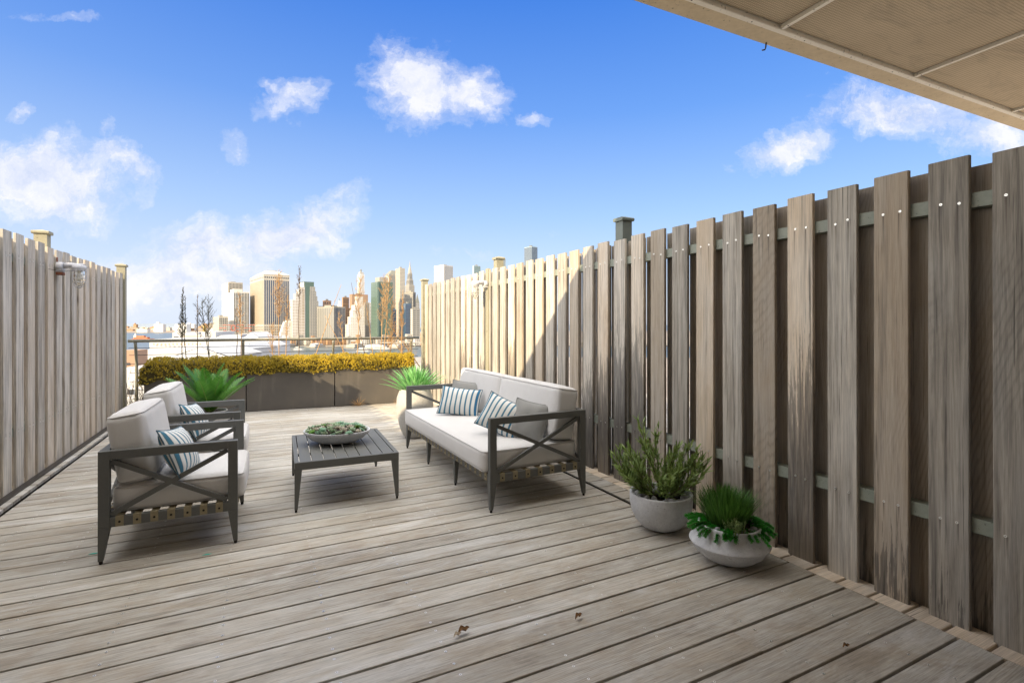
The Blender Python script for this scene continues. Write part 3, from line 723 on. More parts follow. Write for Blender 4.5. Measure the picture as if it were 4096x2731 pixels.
def seat_set(root, dx, dy, arm, rail_lo, rail_hi, cush_top, back_top, fwd, legs_mid=(), n_back=1, nst_side=7, nst_front=7, bt=.19):
    """local frame: x is depth 0..dx (front at x=0), y is width 0..dy; fwd unused"""
    w = .05
    # posts and arms: four corner uprights
    for (x, ix) in ((0, 1), (dx, -1)):
        for (y, iy) in ((0, 1), (dy, -1)):
            b = MB(); xs = sorted((x, x + ix * w)); ys = sorted((y, y + iy * w * .8)); b.box((xs[0], ys[0], rail_lo), (xs[1], ys[1], arm - .001), ch=.0025); b.build('upright', M['metal'], root)
            leg(root, x, y, rail_lo + .0005, ix, iy, w, .022)
    for (y, iy) in ((0, 1), (dy, -1)):
        ys = sorted((y, y + iy * w * .8))
        b = MB(); b.box((w + .0005, ys[0], arm - .048), (dx - w - .0005, ys[1], arm), ch=.0025); b.build('arm_rail', M['metal'], root)
        b = MB(); b.box((w + .0005, ys[0] + .004, rail_lo), (dx - w - .0005, ys[1] - .004, rail_hi), ch=.002); b.build('side_rail', M['metal'], root)
        ym = y + iy * w * .4; xpanel(root, w + .004, dx - w - .004, rail_hi + .012, arm - .058, ym)
    b = MB(); b.box((.004, w * .8 + .0005, rail_lo), (.036, dy - w * .8 - .0005, rail_hi), ch=.002); b.build('front_rail', M['metal'], root)
    b = MB(); b.box((dx - .036, w * .8 + .0005, rail_lo), (dx - .004, dy - w * .8 - .0005, rail_hi), ch=.002); b.build('back_rail', M['metal'], root)
    b = MB(); b.box((dx - .04, w * .8 + .0005, arm - .048), (dx, dy - w * .8 - .0005, arm), ch=.0025); b.build('back_top_rail', M['metal'], root)
    nb = max(1, round(dy / .8)); seg = (dy - .08) / nb
    for k in range(nb): xpanel(root, .04 + k * seg, .04 + (k + 1) * seg, rail_hi + .012, arm - .058, dx - .02, axis='y')
    for ym in legs_mid: leg(root, 0.002, ym - .02, rail_lo + .0005, 1, 1, .04, .02)
    for ym in legs_mid: leg(root, dx - .002, ym - .02, rail_lo + .0005, -1, 1, .04, .02)
    # webbing straps lap over the rails, each held by a rivet
    g = .0028; sw = .037
    for k in range(nst_side):
        xc = w + .045 + (dx - 2 * w - .09) * k / (nst_side - 1)
        b = MB()
        for (y0, iy) in ((0, 1), (dy, -1)):
            yo = y0 + iy * .004 - iy * g; yi = y0 + iy * w * .8 + iy * g
            b.box((xc - sw / 2, min(yo, yo + iy * .0025), rail_lo + .002), (xc + sw / 2, max(yo, yo + iy * .0025), rail_hi + g + .002))
        b.box((xc - sw / 2, .004 - g + .0026, rail_hi + .0006), (xc + sw / 2, dy - .004 + g - .0026, rail_hi + .0036))
        s = b.build('webbing_strap', M['strap'], root)
        for (y0, iy) in ((0, 1), (dy, -1)): r_ = MB(); r_.disc((xc, y0 + iy * (.004 - g), (rail_lo + rail_hi) / 2), (0, -iy, 0), .0062, 10, 0, .002); r_.build('rivet', M['rivet'], s)
    for k in range(nst_front):
        yc = .04 + .045 + (dy - .08 - .09) * k / (nst_front - 1)
        if any(abs(yc - ym) < .0 for ym in legs_mid): continue
        b = MB()
        for (x0, ix) in ((0, 1), (dx, -1)):
            xo = x0 + ix * (.004 - g); b.box((min(xo, xo + ix * .0025), yc - sw / 2, rail_lo + .002), (max(xo, xo + ix * .0025), yc + sw / 2, rail_hi + g + .005))
        b.box((.004 - g + .0026, yc - sw / 2, rail_hi + .0042), (dx - .004 + g - .0026, yc + sw / 2, rail_hi + .0066))
        s = b.build('webbing_strap', M['strap'], root)
        for (x0, ix) in ((0, 1), (dx, -1)): r_ = MB(); r_.disc((x0 + ix * (.004 - g), yc, (rail_lo + rail_hi) / 2), (-ix, 0, 0), .0062, 10, 0, .002); r_.build('rivet', M['rivet'], s)
    ct = cush_top - rail_hi - .007; fo = .035
    cushion('seat_cushion', root, dx + fo - .05, dy - .088, ct, Matrix.Translation(((dx - .05 - fo) / 2 + .0, dy / 2, rail_hi + .007 + ct / 2)), .034, .009, dy * 3, .8)
    bw = (dy - .10) / n_back
    for k in range(n_back):
        hgt = back_top - cush_top + .035
        c = Vector((dx - .042 - bt / 2, .05 + bw * (k + .5), cush_top + .004 + hgt / 2))
        m_ = Matrix.Translation(c) @ Matrix.Rotation(R(9), 4, 'Y')
        cushion('back_cushion', root, bt, bw - .004, hgt, m_ @ Matrix.Rotation(R(90), 4, 'Y') @ Matrix.Identity(4) if False else m_, .038, .011, k * 7 + dy, 0)

# sofa: front faces -X, so local x = world x, local y = world y
sofa = thing('outdoor_sofa', 'long outdoor sofa with off-white cushions and dark crossed metal arms', 'sofa', (1.432, 3.19, 0), R(.9))
seat_set(sofa, .80, 2.09, .652, .205, .258, .42, .778, None, legs_mid=(.70, 1.395), n_back=2, nst_side=7, nst_front=22, bt=.20)
# armchairs face +X: built in the same local frame and turned half round
ch1 = thing('outdoor_armchair', 'nearer off-white cushioned armchair with dark crossed metal arms', 'armchair', (-.088, 4.174, 0), R(178.6), 'matching outdoor armchairs')
seat_set(ch1, .665, .74, .612, .195, .248, .405, .762, None, nst_side=7, nst_front=7, bt=.18)
ch2 = copy_tree(ch1); ch2.location = (-.102, 5.28, 0)
tag(ch2, 'farther off-white cushioned armchair, partly hidden behind the nearer one')

# pillows
def P3(px, py, z): return ground(px, py, z)
g_p = 'blue striped lumbar pillows'
pillow('striped pillow at the far end of the sofa seat', .40, .28, .15, frame_mtx((1.735, 4.58, .56), (.82, -.55, -.10), (.32, .30, .88)), M['stripe'], g_p)
pillow('grey square pillow tucked behind the striped one at the sofa far end', .34, .31, .11, frame_mtx((1.87, 4.74, .585), (.80, -.50, -.10), (.35, .3, .88)), M['greyfab'], 'plain grey pillows', 'greyfab')
pillow('striped pillow resting near the sofa middle, seen over the near arm', .37, .29, .15, frame_mtx((1.73, 3.62, .575), (.60, -.74, -.34), (.50, .10, .86)), M['stripe'], g_p)
pillow('grey square pillow beside the striped one near the sofa arm', .31, .31, .11, frame_mtx((1.87, 3.44, .56), (.58, -.78, -.14), (.42, .15, .88)), M['greyfab'], 'plain grey pillows', 'greyfab')
pillow('striped pillow on the nearer armchair', .37, .30, .13, frame_mtx((-.42, 3.66, .535), (.20, .95, -.12), (-.42, .02, .90)), M['stripe'], g_p)
pillow('striped pillow on the farther armchair', .37, .30, .13, frame_mtx((-.44, 4.76, .53), (.20, .95, -.12), (-.42, .02, .90)), M['stripe'], g_p)

# ---------------------------------------------------------------- coffee table
def coffee_table():
    x0, x1, y0, y1, zt = .228, .945, 3.80, 4.76, .345
    t = thing('coffee_table', 'low dark slatted metal coffee table between sofa and armchairs', 'coffee table', (x0, y0, 0), R(-2.2))
    dx, dy = x1 - x0, y1 - y0; fw = .042
    f = MB(); f.box((0, 0, zt - .055), (dx, .03, zt), ch=.002); f.box((0, dy - .03, zt - .055), (dx, dy, zt), ch=.002)
    f.box((0, .0305, zt - .055), (.028, dy - .0305, zt), ch=.002); f.box((dx - .028, .0305, zt - .055), (dx, dy - .0305, zt), ch=.002); f.build('table_frame', M['metal'], t)
    n = 8; g = .007; wsl = (dx - .056 - g * (n + 1)) / n
    for k in range(n):
        xs = .028 + g + k * (wsl + g); s = MB(); s.box((xs, .0308, zt - .014), (xs + wsl, dy - .0308, zt - .001), ch=.0015); s.build('table_slat', M['metal'], t)
    s = MB(); s.box((.0285, .3, zt - .03), (dx - .0285, .33, zt - .0145)); s.box((.0285, dy - .33, zt - .03), (dx - .0285, dy - .3, zt - .0145)); s.build('cross_rail', M['metal'], t)
    for (x, ix) in ((0, 1), (dx, -1)):
        for (y, iy) in ((0, 1), (dy, -1)): leg(t, x + ix * .0005, y + iy * .0005, zt - .0552, ix, iy, .048, .02)
coffee_table()

# ---------------------------------------------------------------- pots
def pot(label, c, prof, m_, n=48, group=None, soil_z=None, soil_r=None, sx=1, sy=1, rz=0):
    t = thing('plant_pot', label, 'plant pot', c, rz, group)
    b = MB(); b.lathe((0, 0, 0), prof, n, sx=sx, sy=sy); b.build('pot_shell', m_, t)
    if soil_z:
        s = MB(); s.lathe((0, 0, 0), [(.001, soil_z + .004), (soil_r * .6, soil_z + .002), (soil_r, soil_z)], 28, sx=sx, sy=sy, wob=.02); s.build('soil', M['soil'], t)
    return t
# hemispherical pot with pebbles and olive-like shrub
c1 = Vector((2.305, 2.475, 0))
pot('round-bottomed grey cement bowl pot filled with pebbles', c1, [(.001, 0), (.075, .001), (.12, .022), (.158, .06), (.182, .11), (.193, .16), (.195, .228), (.193, .232), (.180, .232), (.178, .22), (.172, .17)], M['pot'], soil_z=.185, soil_r=.178)
k = 0
pm = []
for v_ in range(3):
    b = MB(); b.lathe((0, 0, 0), [(.0005, -.015), (.012, -.012), (.0185, -.004), (.0195, .003), (.015, .011), (.0005, .0155)], 12, sx=1.15, sy=.9, wob=.12); o = b.build('pebble', M['pebble']); pm.append(o)
for i in range(72):
    a = rng.random() * 6.283; rad = .165 * math.sqrt(rng.random()) if i > 34 else .140 + .022 * rng.random()
    if i <= 34: a = i / 35 * 6.283
    src = pm[i % 3]; o = src if i < 3 else src.copy()
    if i >= 3: COL.objects.link(o)
    o.location = c1 + Vector((rad * math.cos(a), rad * math.sin(a), .203 + (.022 * (1 - rad / .17) if i > 34 else rng.uniform(-.003, .006)) + (.012 if i % 2 and i > 34 else 0)))
    o.rotation_euler = (rng.uniform(-.5, .5), rng.uniform(-.5, .5), rng.random() * 6); sc_ = rng.uniform(.85, 1.2); o.scale = (sc_, sc_, sc_)
    tag(o, 'smooth grey pebble among others in the round cement bowl', 'pebble', 'grey pebbles in the bowl pot')
def curve_pts(p, d, ln, n, bend, wander=.0, seed=0):
    pts = [Vector(p)]; d = Vector(d).normalized()
    for i in range(n):
        d = (d + Vector(bend) / n + Vector((rng.uniform(-1, 1), rng.uniform(-1, 1), rng.uniform(-1, 1))) * wander).normalized()
        pts.append(pts[-1] + d * ln / n)
    return pts
def olive_shrub():
    t = thing('olive_shrub', 'leafy green shrub with arching stems growing in the pebble-filled pot', 'shrub', c1)
    st, lf = MB(), MB(); base = Vector((0, 0, .2))
    def twig(pts, dens, sz):
        for i in range(1, len(pts)):
            d = (pts[i] - pts[i - 1]); sd = d.cross(Z).normalized() if d.cross(Z).length > 1e-4 else X
            if i / len(pts) < .18: continue
            for q in range(dens):
                p = pts[i - 1].lerp(pts[i], rng.random()); az = rng.random() * 6.283
                up = sd.cross(d.normalized()); out = (sd * math.cos(az) + up * math.sin(az))
                dr = (d.normalized() * rng.uniform(.7, 1.1) + out * rng.uniform(.4, .8) + Z * .15).normalized()
                lf.leafq(p, dr, dr.cross(out + Vector((.01, .02, .03))).normalized(), sz * rng.uniform(.7, 1.25), sz * .19, rr(), rng.uniform(-.35, .15), seg=3)
    # stems (angle in the picture, length)
    specs = []
    for k in range(18):
        az = k / 18 * 6.283 + rng.uniform(-.15, .15); el_ = R(rng.choice([12, 22, 38, 55])); specs.append((az, el_, rng.uniform(.26, .36)))
    specs += [(2.4, R(80), .52), (1.0, R(72), .42), (3.6, R(66), .42), (4.9, R(75), .36), (.2, R(60), .40), (2.9, R(35), .40), (-.46, R(30), .38), (-.46, R(12), .37), (2.68, R(18), .40), (2.68, R(8), .38)]
    for az, el_, ln in specs:
        d = Vector((math.cos(az) * math.cos(el_), math.sin(az) * math.cos(el_), math.sin(el_)))
        if (base + d * ln + c1).x > XR - .06: d.x = (XR - .07 - c1.x) / ln; d.normalize()
        pts = curve_pts(base + Vector((d.x, d.y, 0)) * .02, d, ln, 9, (0, 0, .9 if el_ < .8 else -.2), .06)
        pts = [Vector((min(p.x, XR - .03 - c1.x), p.y, p.z)) for p in pts]
        st.tube(pts, [.0042 * (1 - .75 * i / 9) for i in range(10)], 5); twig(pts, 6, .056)
        for s_ in range(2):
            i = rng.randint(3, 6); dd = (pts[i + 1] - pts[i]).normalized() + Vector((rng.uniform(-.6, .6), rng.uniform(-.6, .6), rng.uniform(0, .5)))
            q = curve_pts(pts[i], dd, ln * .38, 5, (0, 0, .5), .04); q = [Vector((min(p.x, XR - .03 - c1.x), p.y, p.z)) for p in q]
            st.tube(q, [.0022, .002, .0017, .0013, .001, .0008], 4); twig(q, 5, .050)
    st.build('stem', M['bark'], t); tag(lf.build('foliage', M['olive'], t), None, None, None, None)
olive_shrub()
# faceted low pot with grass and needle sprigs
c2 = Vector((2.335, 1.975, 0))
pot('low squat cement pot with a sharp widest rim', c2, [(.001, 0), (.09, .001), (.135, .02), (.175, .052), (.207, .100), (.2105, .106), (.2105, .1061), (.2065, .112), (.168, .158), (.160, .176), (.163, .200), (.160, .204), (.150, .204), (.147, .19)], M['pot'], soil_z=.186, soil_r=.15)
def grass_clump():
    t = thing('ornamental_grass', 'upright tuft of fine dark green grass in the squat pot', 'grass plant', c2)
    b = MB()
    for i in range(1150):
        a = rng.random() * 6.283; rad = .095 * math.sqrt(rng.random()); p = Vector((rad * math.cos(a) + .01, rad * math.sin(a) + .03, .185))
        d = Vector((rad * math.cos(a) * 5.6 + rng.uniform(-.12, .12), rad * math.sin(a) * 5.6 + rng.uniform(-.12, .12), 1))
        ln = rng.uniform(.15, .235) * (1 - rad * 1.0)
        q = p + d.normalized() * ln
        if q.x + c2.x > XR - .01: d.x *= .3
        sd = Vector((math.cos(a + 1.57), math.sin(a + 1.57), 0)); b.leafq(p, d, sd, ln, .0044, rr(), rng.uniform(-.3, .3), seg=4)
    b.build('blades', M['grass'], t)
    t2 = thing('needle_succulent', 'bright green needle sprigs drooping over the squat pot rim', 'plant', c2)
    b = MB(); s = MB()
    for k in range(46):
        # two thick bunches, one at each side as seen from the terrace, a few trailing in front
        az = (2.68 if k % 2 else -.46) + rng.uniform(-.95, .95) if k < 38 else rng.uniform(-2.6, -1.5)
        ln0 = rng.uniform(.055, .11) if k < 38 else .05
        d = Vector((math.cos(az), math.sin(az), rng.uniform(.5, 1.1))); p = Vector((.105 * math.cos(az), .105 * math.sin(az), .195))
        pts = curve_pts(p, d, ln0 + .04, 9, (math.cos(az) * 1.0, math.sin(az) * 1.0, rng.uniform(-2.2, -1.2)), .02)
        s.tube(pts, .003, 5)
        for i in range(9):
            dd = (pts[i + 1] - pts[i]).normalized(); a1 = dd.cross(Z + Vector((.1, .05, 0))).normalized(); a2 = dd.cross(a1)
            for q in range(26):
                g = rng.random() * 6.283; o = a1 * math.cos(g) + a2 * math.sin(g); pp = pts[i].lerp(pts[i + 1], rng.random())
                b.leafq(pp, dd * .8 + o, dd.cross(o), rng.uniform(.015, .022), .0042, rr(), 0, seg=2)
    b.build('foliage', M['spruce'], t2); s.build('stem', M['bark'], t2)
    t3 = thing('rosemary_sprig', 'pale green upright sprig at the front middle of the squat pot', 'plant', c2)
    b = MB()
    for k in range(46):
        p = Vector((-.075 + rng.uniform(-.045, .045), -.105 + rng.uniform(-.03, .035), .187)); d = Vector((rng.uniform(-.35, .35), rng.uniform(-.35, .2), 1)); ln = rng.uniform(.04, .085)
        pts = curve_pts(p, d, ln, 4, (0, 0, .2), .06); b.tube(pts, .0016, 4, rr())
        for i in range(1, 5):
            for q in range(3):
                g = rng.random() * 6.283; b.leafq(pts[i], Vector((math.cos(g), math.sin(g), 1.3)), Vector((-math.sin(g), math.cos(g), 0)), .017, .0032, rr(), 0)
    b.build('foliage', M['rosemary'], t3)
grass_clump()
for i in range(9):
    o = pm[i % 3].copy(); COL.objects.link(o); a = -2.9 + i * .36; o.location = c2 + Vector((.128 * math.cos(a), .128 * math.sin(a), .198)); o.rotation_euler = (0, 0, i)
    tag(o, 'small grey pebble on the soil of the squat pot', 'pebble', 'pebbles in the squat pot'); o.scale = (.9, .9, .9)
# tall rounded pot with agave behind the sofa
c3 = Vector((1.63, 5.76, 0))
pot('tall rounded pale stone pot behind the far end of the sofa', c3, [(.001, 0), (.10, .001), (.135, .03), (.175, .13), (.203, .25), (.212, .36), (.205, .46), (.178, .535), (.165, .555), (.155, .557), (.150, .54)], M['pot_pale'], soil_z=.52, soil_r=.155)
def agave():
    t = thing('agave_plant', 'spiky bright green agave in the tall pot behind the sofa', 'plant', c3); b = MB()
    for i in range(95):
        az = i * 2.399; k = i / 95; el_ = R(84 - 66 * k ** 1.15 + rng.uniform(-5, 5)); ln = rng.uniform(.30, .36) * (1 - .06 * (1 - k))
        d = Vector((math.cos(az) * math.cos(el_), math.sin(az) * math.cos(el_), math.sin(el_))); p = Vector((math.cos(az) * (.012 + .10 * k), math.sin(az) * (.012 + .10 * k), .52))
        sd = d.cross(Z).normalized(); nr = sd.cross(d); w = rng.uniform(.030, .040); r_ = rr(); n = 7; base = len(b.v)
        for j in range(n + 1):
            u = j / n; ww = w * (.62 + .55 * math.sin(math.pi * min(1, u * 1.1 + .12))) * (1 - u ** 3) * .5
            c = p + d * ln * u + nr * ln * .10 * math.sin(u * 2.2) ; b.v += [c - sd * ww + nr * ww * .45, c - nr * ww * .25, c + sd * ww + nr * ww * .45]
        for j in range(n):
            for q in range(2): b.face([base + 3 * j + q, base + 3 * j + q + 1, base + 3 * j + 4 + q, base + 3 * j + 3 + q], None, r_, 0, True)
    b.build('leaves', M['agave'], t)
agave()
# cycad behind the far armchair
c4 = Vector((-.44, 6.12, 0))
pot('pale stone pot holding the palm-like plant behind the armchairs', c4, [(.001, 0), (.10, .001), (.13, .02), (.165, .15), (.18, .28), (.172, .36), (.16, .40), (.158, .408), (.146, .408), (.142, .39)], M['pot_pale'], soil_z=.385, soil_r=.148)
def cycad():
    t = thing('sago_palm', 'dark green sago palm with feathery fronds behind the armchairs', 'palm', c4)
    specs = []
    for i in range(13):
        az = i * 2.399 + .3; el_ = R([82, 66, 58, 52, 46, 40, 62, 50, 44, 70, 36, 55, 42][i]); specs.append((az, el_ + R(8), rng.uniform(.50, .60)))
    specs += [(-.35, R(50), .58), (2.75, R(50), .58), (-.5, R(64), .56), (2.9, R(66), .56), (-1.8, R(82), .54)]
    for az, el_, ln in specs:
        f = MB(); ra = MB(); d = Vector((math.cos(az) * math.cos(el_), math.sin(az) * math.cos(el_), math.sin(el_))); h = Vector((math.cos(az), math.sin(az), 0))
        pts = curve_pts(Vector((h.x * .02, h.y * .02, .39)), d, ln * .95, 16, (h.x * .42, h.y * .42, -.05), .0)
        ra.tube(pts, [.0065 * (1 - .8 * i / 16) for i in range(17)], 6)
        for i in range(2, 17):
            dd = (pts[i] - pts[i - 1]).normalized(); sd = dd.cross(Z).normalized() if dd.cross(Z).length > .05 else h.cross(Z).normalized(); up = sd.cross(dd)
            u = i / 16; ll = .12 * math.sin(math.pi * min(1, .12 + u * .86)) ** .6
            for q in range(4):
                p = pts[i - 1].lerp(pts[i], q / 4)
                for sg in (-1, 1):
                    ld = (sd * sg * .95 + dd * (.45 + .5 * u) + up * .35).normalized(); f.leafq(p, ld, dd, ll * rng.uniform(.92, 1.05), .0085, (rng.random(), 0, 0), -.08 * sg, seg=2)
        fo = f.build('frond', M['cycad'], t); ra.build('rachis', M['rachis'], fo)
cycad()
# succulent bowl
c5 = Vector((.575, 4.30, .3455))
pot('shallow oval stone bowl of succulents on the coffee table', c5, [(.001, 0), (.085, .001), (.15, .016), (.205, .045), (.243, .082), (.252, .104), (.250, .107), (.242, .106), (.232, .09)], M['pot'], soil_z=.084, soil_r=.236, sx=1.04, sy=.84, rz=-YAW)
def rosette(m_, seed):
    rg = random.Random(seed); b = MB(); n = 26
    for i in range(n):
        az = i * 2.399; k = i / n; el_ = R(78 - 62 * k); ln = .014 + .027 * k
        d = Vector((math.cos(az) * math.cos(el_), math.sin(az) * math.cos(el_), math.sin(el_))); sd = Vector((-math.sin(az), math.cos(az), 0)); nr = sd.cross(d)
        r_ = (rg.random() * .5 + k * .4, 0, 0); base = len(b.v); w = ln * .5; p = Vector((0, 0, .004))
        prof = [(0, .35), (.35, .75), (.65, 1.0), (.85, .75), (1.0, .06)]
        for u, ww in prof:
            c = p + d * ln * u + nr * (-ln * .18 * u * u); b.v += [c - sd * w * ww * .5, c - nr * .0 + nr * (-.0035 * ww), c + sd * w * ww * .5, c + nr * .004 * ww]
        for j in range(4):
            for q in range(4): b.face([base + 4 * j + q, base + 4 * j + (q + 1) % 4, base + 4 * j + 4 + (q + 1) % 4, base + 4 * j + 4 + q], None, r_, 0, True)
    return b.build('succulent_rosette', m_)
rs = [rosette(SUCC[i], i) for i in range(4)]
LBL = ['blue-green rosette succulent in the oval stone bowl', 'bright green rosette succulent in the oval stone bowl', 'pinkish beige rosette succulent in the oval stone bowl', 'pale sage rosette succulent in the oval stone bowl']
spots = []
rg = random.Random(3)
for tr in range(6000):
    a = rg.random() * 6.283; q = math.sqrt(rg.random()); p = Vector((.225 * 1.04 * q * math.cos(a), .225 * .84 * q * math.sin(a), 0))
    if all((p - s_[0]).length > .047 for s_ in spots): spots.append((p, q))
for i, (p, q) in enumerate(spots):
    vi = rg.choice([0, 1, 2, 3, 3, 0]) if i > 3 else i
    o = rs[vi] if i < 4 else rs[vi].copy()
    if i >= 4: COL.objects.link(o)
    pw = Matrix.Rotation(-YAW, 3, 'Z') @ p; o.location = c5 + pw + Vector((0, 0, .090 + .034 * (1 - q ** 2.5)))
    o.rotation_euler = (rg.uniform(-.25, .25) - pw.y * 1.6, rg.uniform(-.25, .25) + pw.x * 1.6, rg.random() * 6.28); s_ = rg.uniform(.85, 1.2); o.scale = (s_, s_, s_)
    tag(o, LBL[vi], 'succulent', ['blue-green', 'bright green', 'pinkish', 'pale sage'][vi] + ' succulents in the bowl')

# ---------------------------------------------------------------- planters with hedge and saplings
PY = lambda x: 8.50 - .055 * (x + .144)
prz = -math.atan(.055); PLH = .617
pl_labels = ['dark metal trough planter at the left end of the row', 'dark metal trough planter in the middle, crossed by the shadow edge', 'sunlit tan trough planter at the right end of the row']
hd_labels = ['shaded olive-green hedge overhanging the left trough planter', 'hedge half in shade and half golden in sun, in the middle trough', 'bright golden sunlit hedge in the right trough planter']
units = [(-1.405, 1.25), (-.143, 1.228), (1.097, 1.245)]
def planter(i, x0, wd, lab, hlab):
    t = thing('trough_planter', lab, 'planter', (x0, PY(x0), 0), prz, 'row of trough planters before the railing'); dp = .46; b = MB(); th = .012; z0 = .004
    b.box((0, 0, z0), (wd, th, PLH), ch=.002); b.box((0, dp - th, z0), (wd, dp, PLH), ch=.002)
    b.box((0, th + .0003, z0), (th, dp - th - .0003, PLH - .001)); b.box((wd - th, th + .0003, z0), (wd, dp - th - .0003, PLH - .001)); b.box((th, th, z0 + .001), (wd - th, dp - th, z0 + .02))
    b.build('planter_box', M['planter'], t); s = MB(); n = 10
    s.box((th + .001, th + .001, PLH - .12), (wd - th - .001, dp - th - .001, PLH - .07)); s.build('soil', M['soil'], t)
    h = thing('hedge', hlab, 'hedge', (x0, PY(x0), 0), prz, 'low hedges in the trough planters')
    rg = random.Random(i + 20); lf = MB(); core = MB(); nx, ny, nz = 14, 7, 5
    hang = (.13, .05, .03)[i]
    # leaf cover over a lumpy ridge: points on the surface and just inside
    def surf(u, v):
        # u along, v 0..1 from the front foot over the top to the back foot
        x = -.06 * (i == 0) + u * (wd + .02 + .06 * (i == 0)); th_ = math.pi * v; yc = dp / 2 - .01; ry = dp / 2 + .05
        lum = 1 + .13 * noise.noise(Vector((x * 3.2 + i * 9, v * 2.2, 0))) + .09 * noise.noise(Vector((x * 9 + i * 5, v * 6, 3)))
        end = 1.0
        if i == 0: end = min(1, (.35 + (u / .12)) if u < .12 else 1)
        y = yc - ry * math.copysign(abs(math.cos(th_)) ** .6, math.cos(th_)) * lum
        z = PLH - .03 + (.215 * math.sin(th_) ** .55) * lum * end
        if v < .18: z -= hang * (1 - v / .18) * (.5 + .8 * noise.noise(Vector((x * 5 + i * 3, 1.7, 0))) + .3)
        return Vector((x, y, z))
    for k in range(2300):
        u, v = rg.random(), rg.random() ** 1.25 * .95; p = surf(u, v); c = Vector((p.x, dp / 2, PLH - .02)); out = (p - c).normalized()
        p = p - out * rg.random() ** 2 * .07; ax = (out + Vector((rg.uniform(-.8, .8), rg.uniform(-.8, .8), rg.uniform(-.3, .9)))).normalized()
        tone = (rg.random() * .6 + .4 * max(0, noise.noise(p * 6) + .5)) * (.62 if i == 0 else .75 if (i == 1 and u < .45) else 1)  # left leaves toned darker, painting the left fence's shade into them
        a1 = ax.cross(Z + Vector((.1, 0, 0))).normalized(); a2 = ax.cross(a1); sp = rg.uniform(.028, .045)
        for q in range(7):
            g = q * .9 + rg.random(); o = a1 * math.cos(g) + a2 * math.sin(g); b_ = p + ax * sp * (q / 7 - .3)
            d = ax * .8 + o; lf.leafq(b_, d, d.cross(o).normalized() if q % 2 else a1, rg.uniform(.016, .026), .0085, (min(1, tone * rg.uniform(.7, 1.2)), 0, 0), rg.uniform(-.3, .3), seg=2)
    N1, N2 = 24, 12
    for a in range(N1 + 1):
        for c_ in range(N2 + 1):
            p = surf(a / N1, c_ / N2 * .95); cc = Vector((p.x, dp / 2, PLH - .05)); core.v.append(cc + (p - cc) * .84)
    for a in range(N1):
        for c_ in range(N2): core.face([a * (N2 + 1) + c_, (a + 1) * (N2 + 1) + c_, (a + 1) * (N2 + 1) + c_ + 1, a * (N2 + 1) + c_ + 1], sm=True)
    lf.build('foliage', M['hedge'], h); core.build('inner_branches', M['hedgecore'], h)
for i, (x0, wd) in enumerate(units): planter(i, x0, wd, pl_labels[i], hd_labels[i])

def sapling(px, py_top, label, kind='thin', px_base=None, py_base=1440, Yp=8.75, m_='bark', spread=.10, nb=26, lo=.45, hi=1.0, wob=.012):
    xb, tb = at_plane_y(px_base if px_base else px, Yp); base = Vector((xb, Yp, PLH - .07))
    xt, tt = at_plane_y(px, Yp); top = Vector((xt, Yp, H + (HOR - py_top) / F * tt))
    t = thing('bare_sapling', label, 'sapling', base, 0, 'bare saplings rising from the trough planters')
    n = 14; v = top - base; b = MB(); s = MB(); pts = []
    for i in range(n + 1):
        u = i / n; pts.append(v * u + Vector((noise.noise(Vector((px * .1, u * 3, 0))), noise.noise(Vector((px * .1, u * 3, 9))), 0)) * wob * 2.2 * math.sin(math.pi * min(1, u + .05)))
    b.tube(pts, [.007 * (1 - .75 * i / n) + .0012 for i in range(n + 1)], 5); b.build('stem', M[m_], t)
    for k in range(nb):
        u = lo + (hi - lo) * (k + rng.random()) / nb; i = min(n - 1, int(u * n)); p = pts[i].lerp(pts[i + 1], u * n - i)
        az = rng.random() * 6.283; w_ = (u - lo) / (hi - lo)
        if kind == 'brush': ln = spread * (1 - w_ * .85) * rng.uniform(.8, 1.1); upz = .9
        elif kind == 'fan': ln = spread * 1.25 * (1.1 - abs(w_ - .45)) * rng.uniform(.7, 1.1); upz = .95
        else: ln = spread * (1 - w_ * .6) * rng.uniform(.5, 1.1); upz = 1.2
        d = Vector((math.cos(az), math.sin(az), upz)); q = curve_pts(p, d, ln, 4, (0, 0, .5), .08); s.tube(q, [.003, .0026, .002, .0016, .001], 4)
        for e in range(4 if kind != 'brush' else 7):
            j = rng.randint(1, 3); dd = Vector((rng.uniform(-1, 1), rng.uniform(-1, 1), rng.uniform(.2, 1.4))); s.tube(curve_pts(q[j], dd, ln * .35, 2, (0, 0, .3), .05), [.002, .0016, .001], 3)
    s.build('twigs', M[m_], t)
    return t
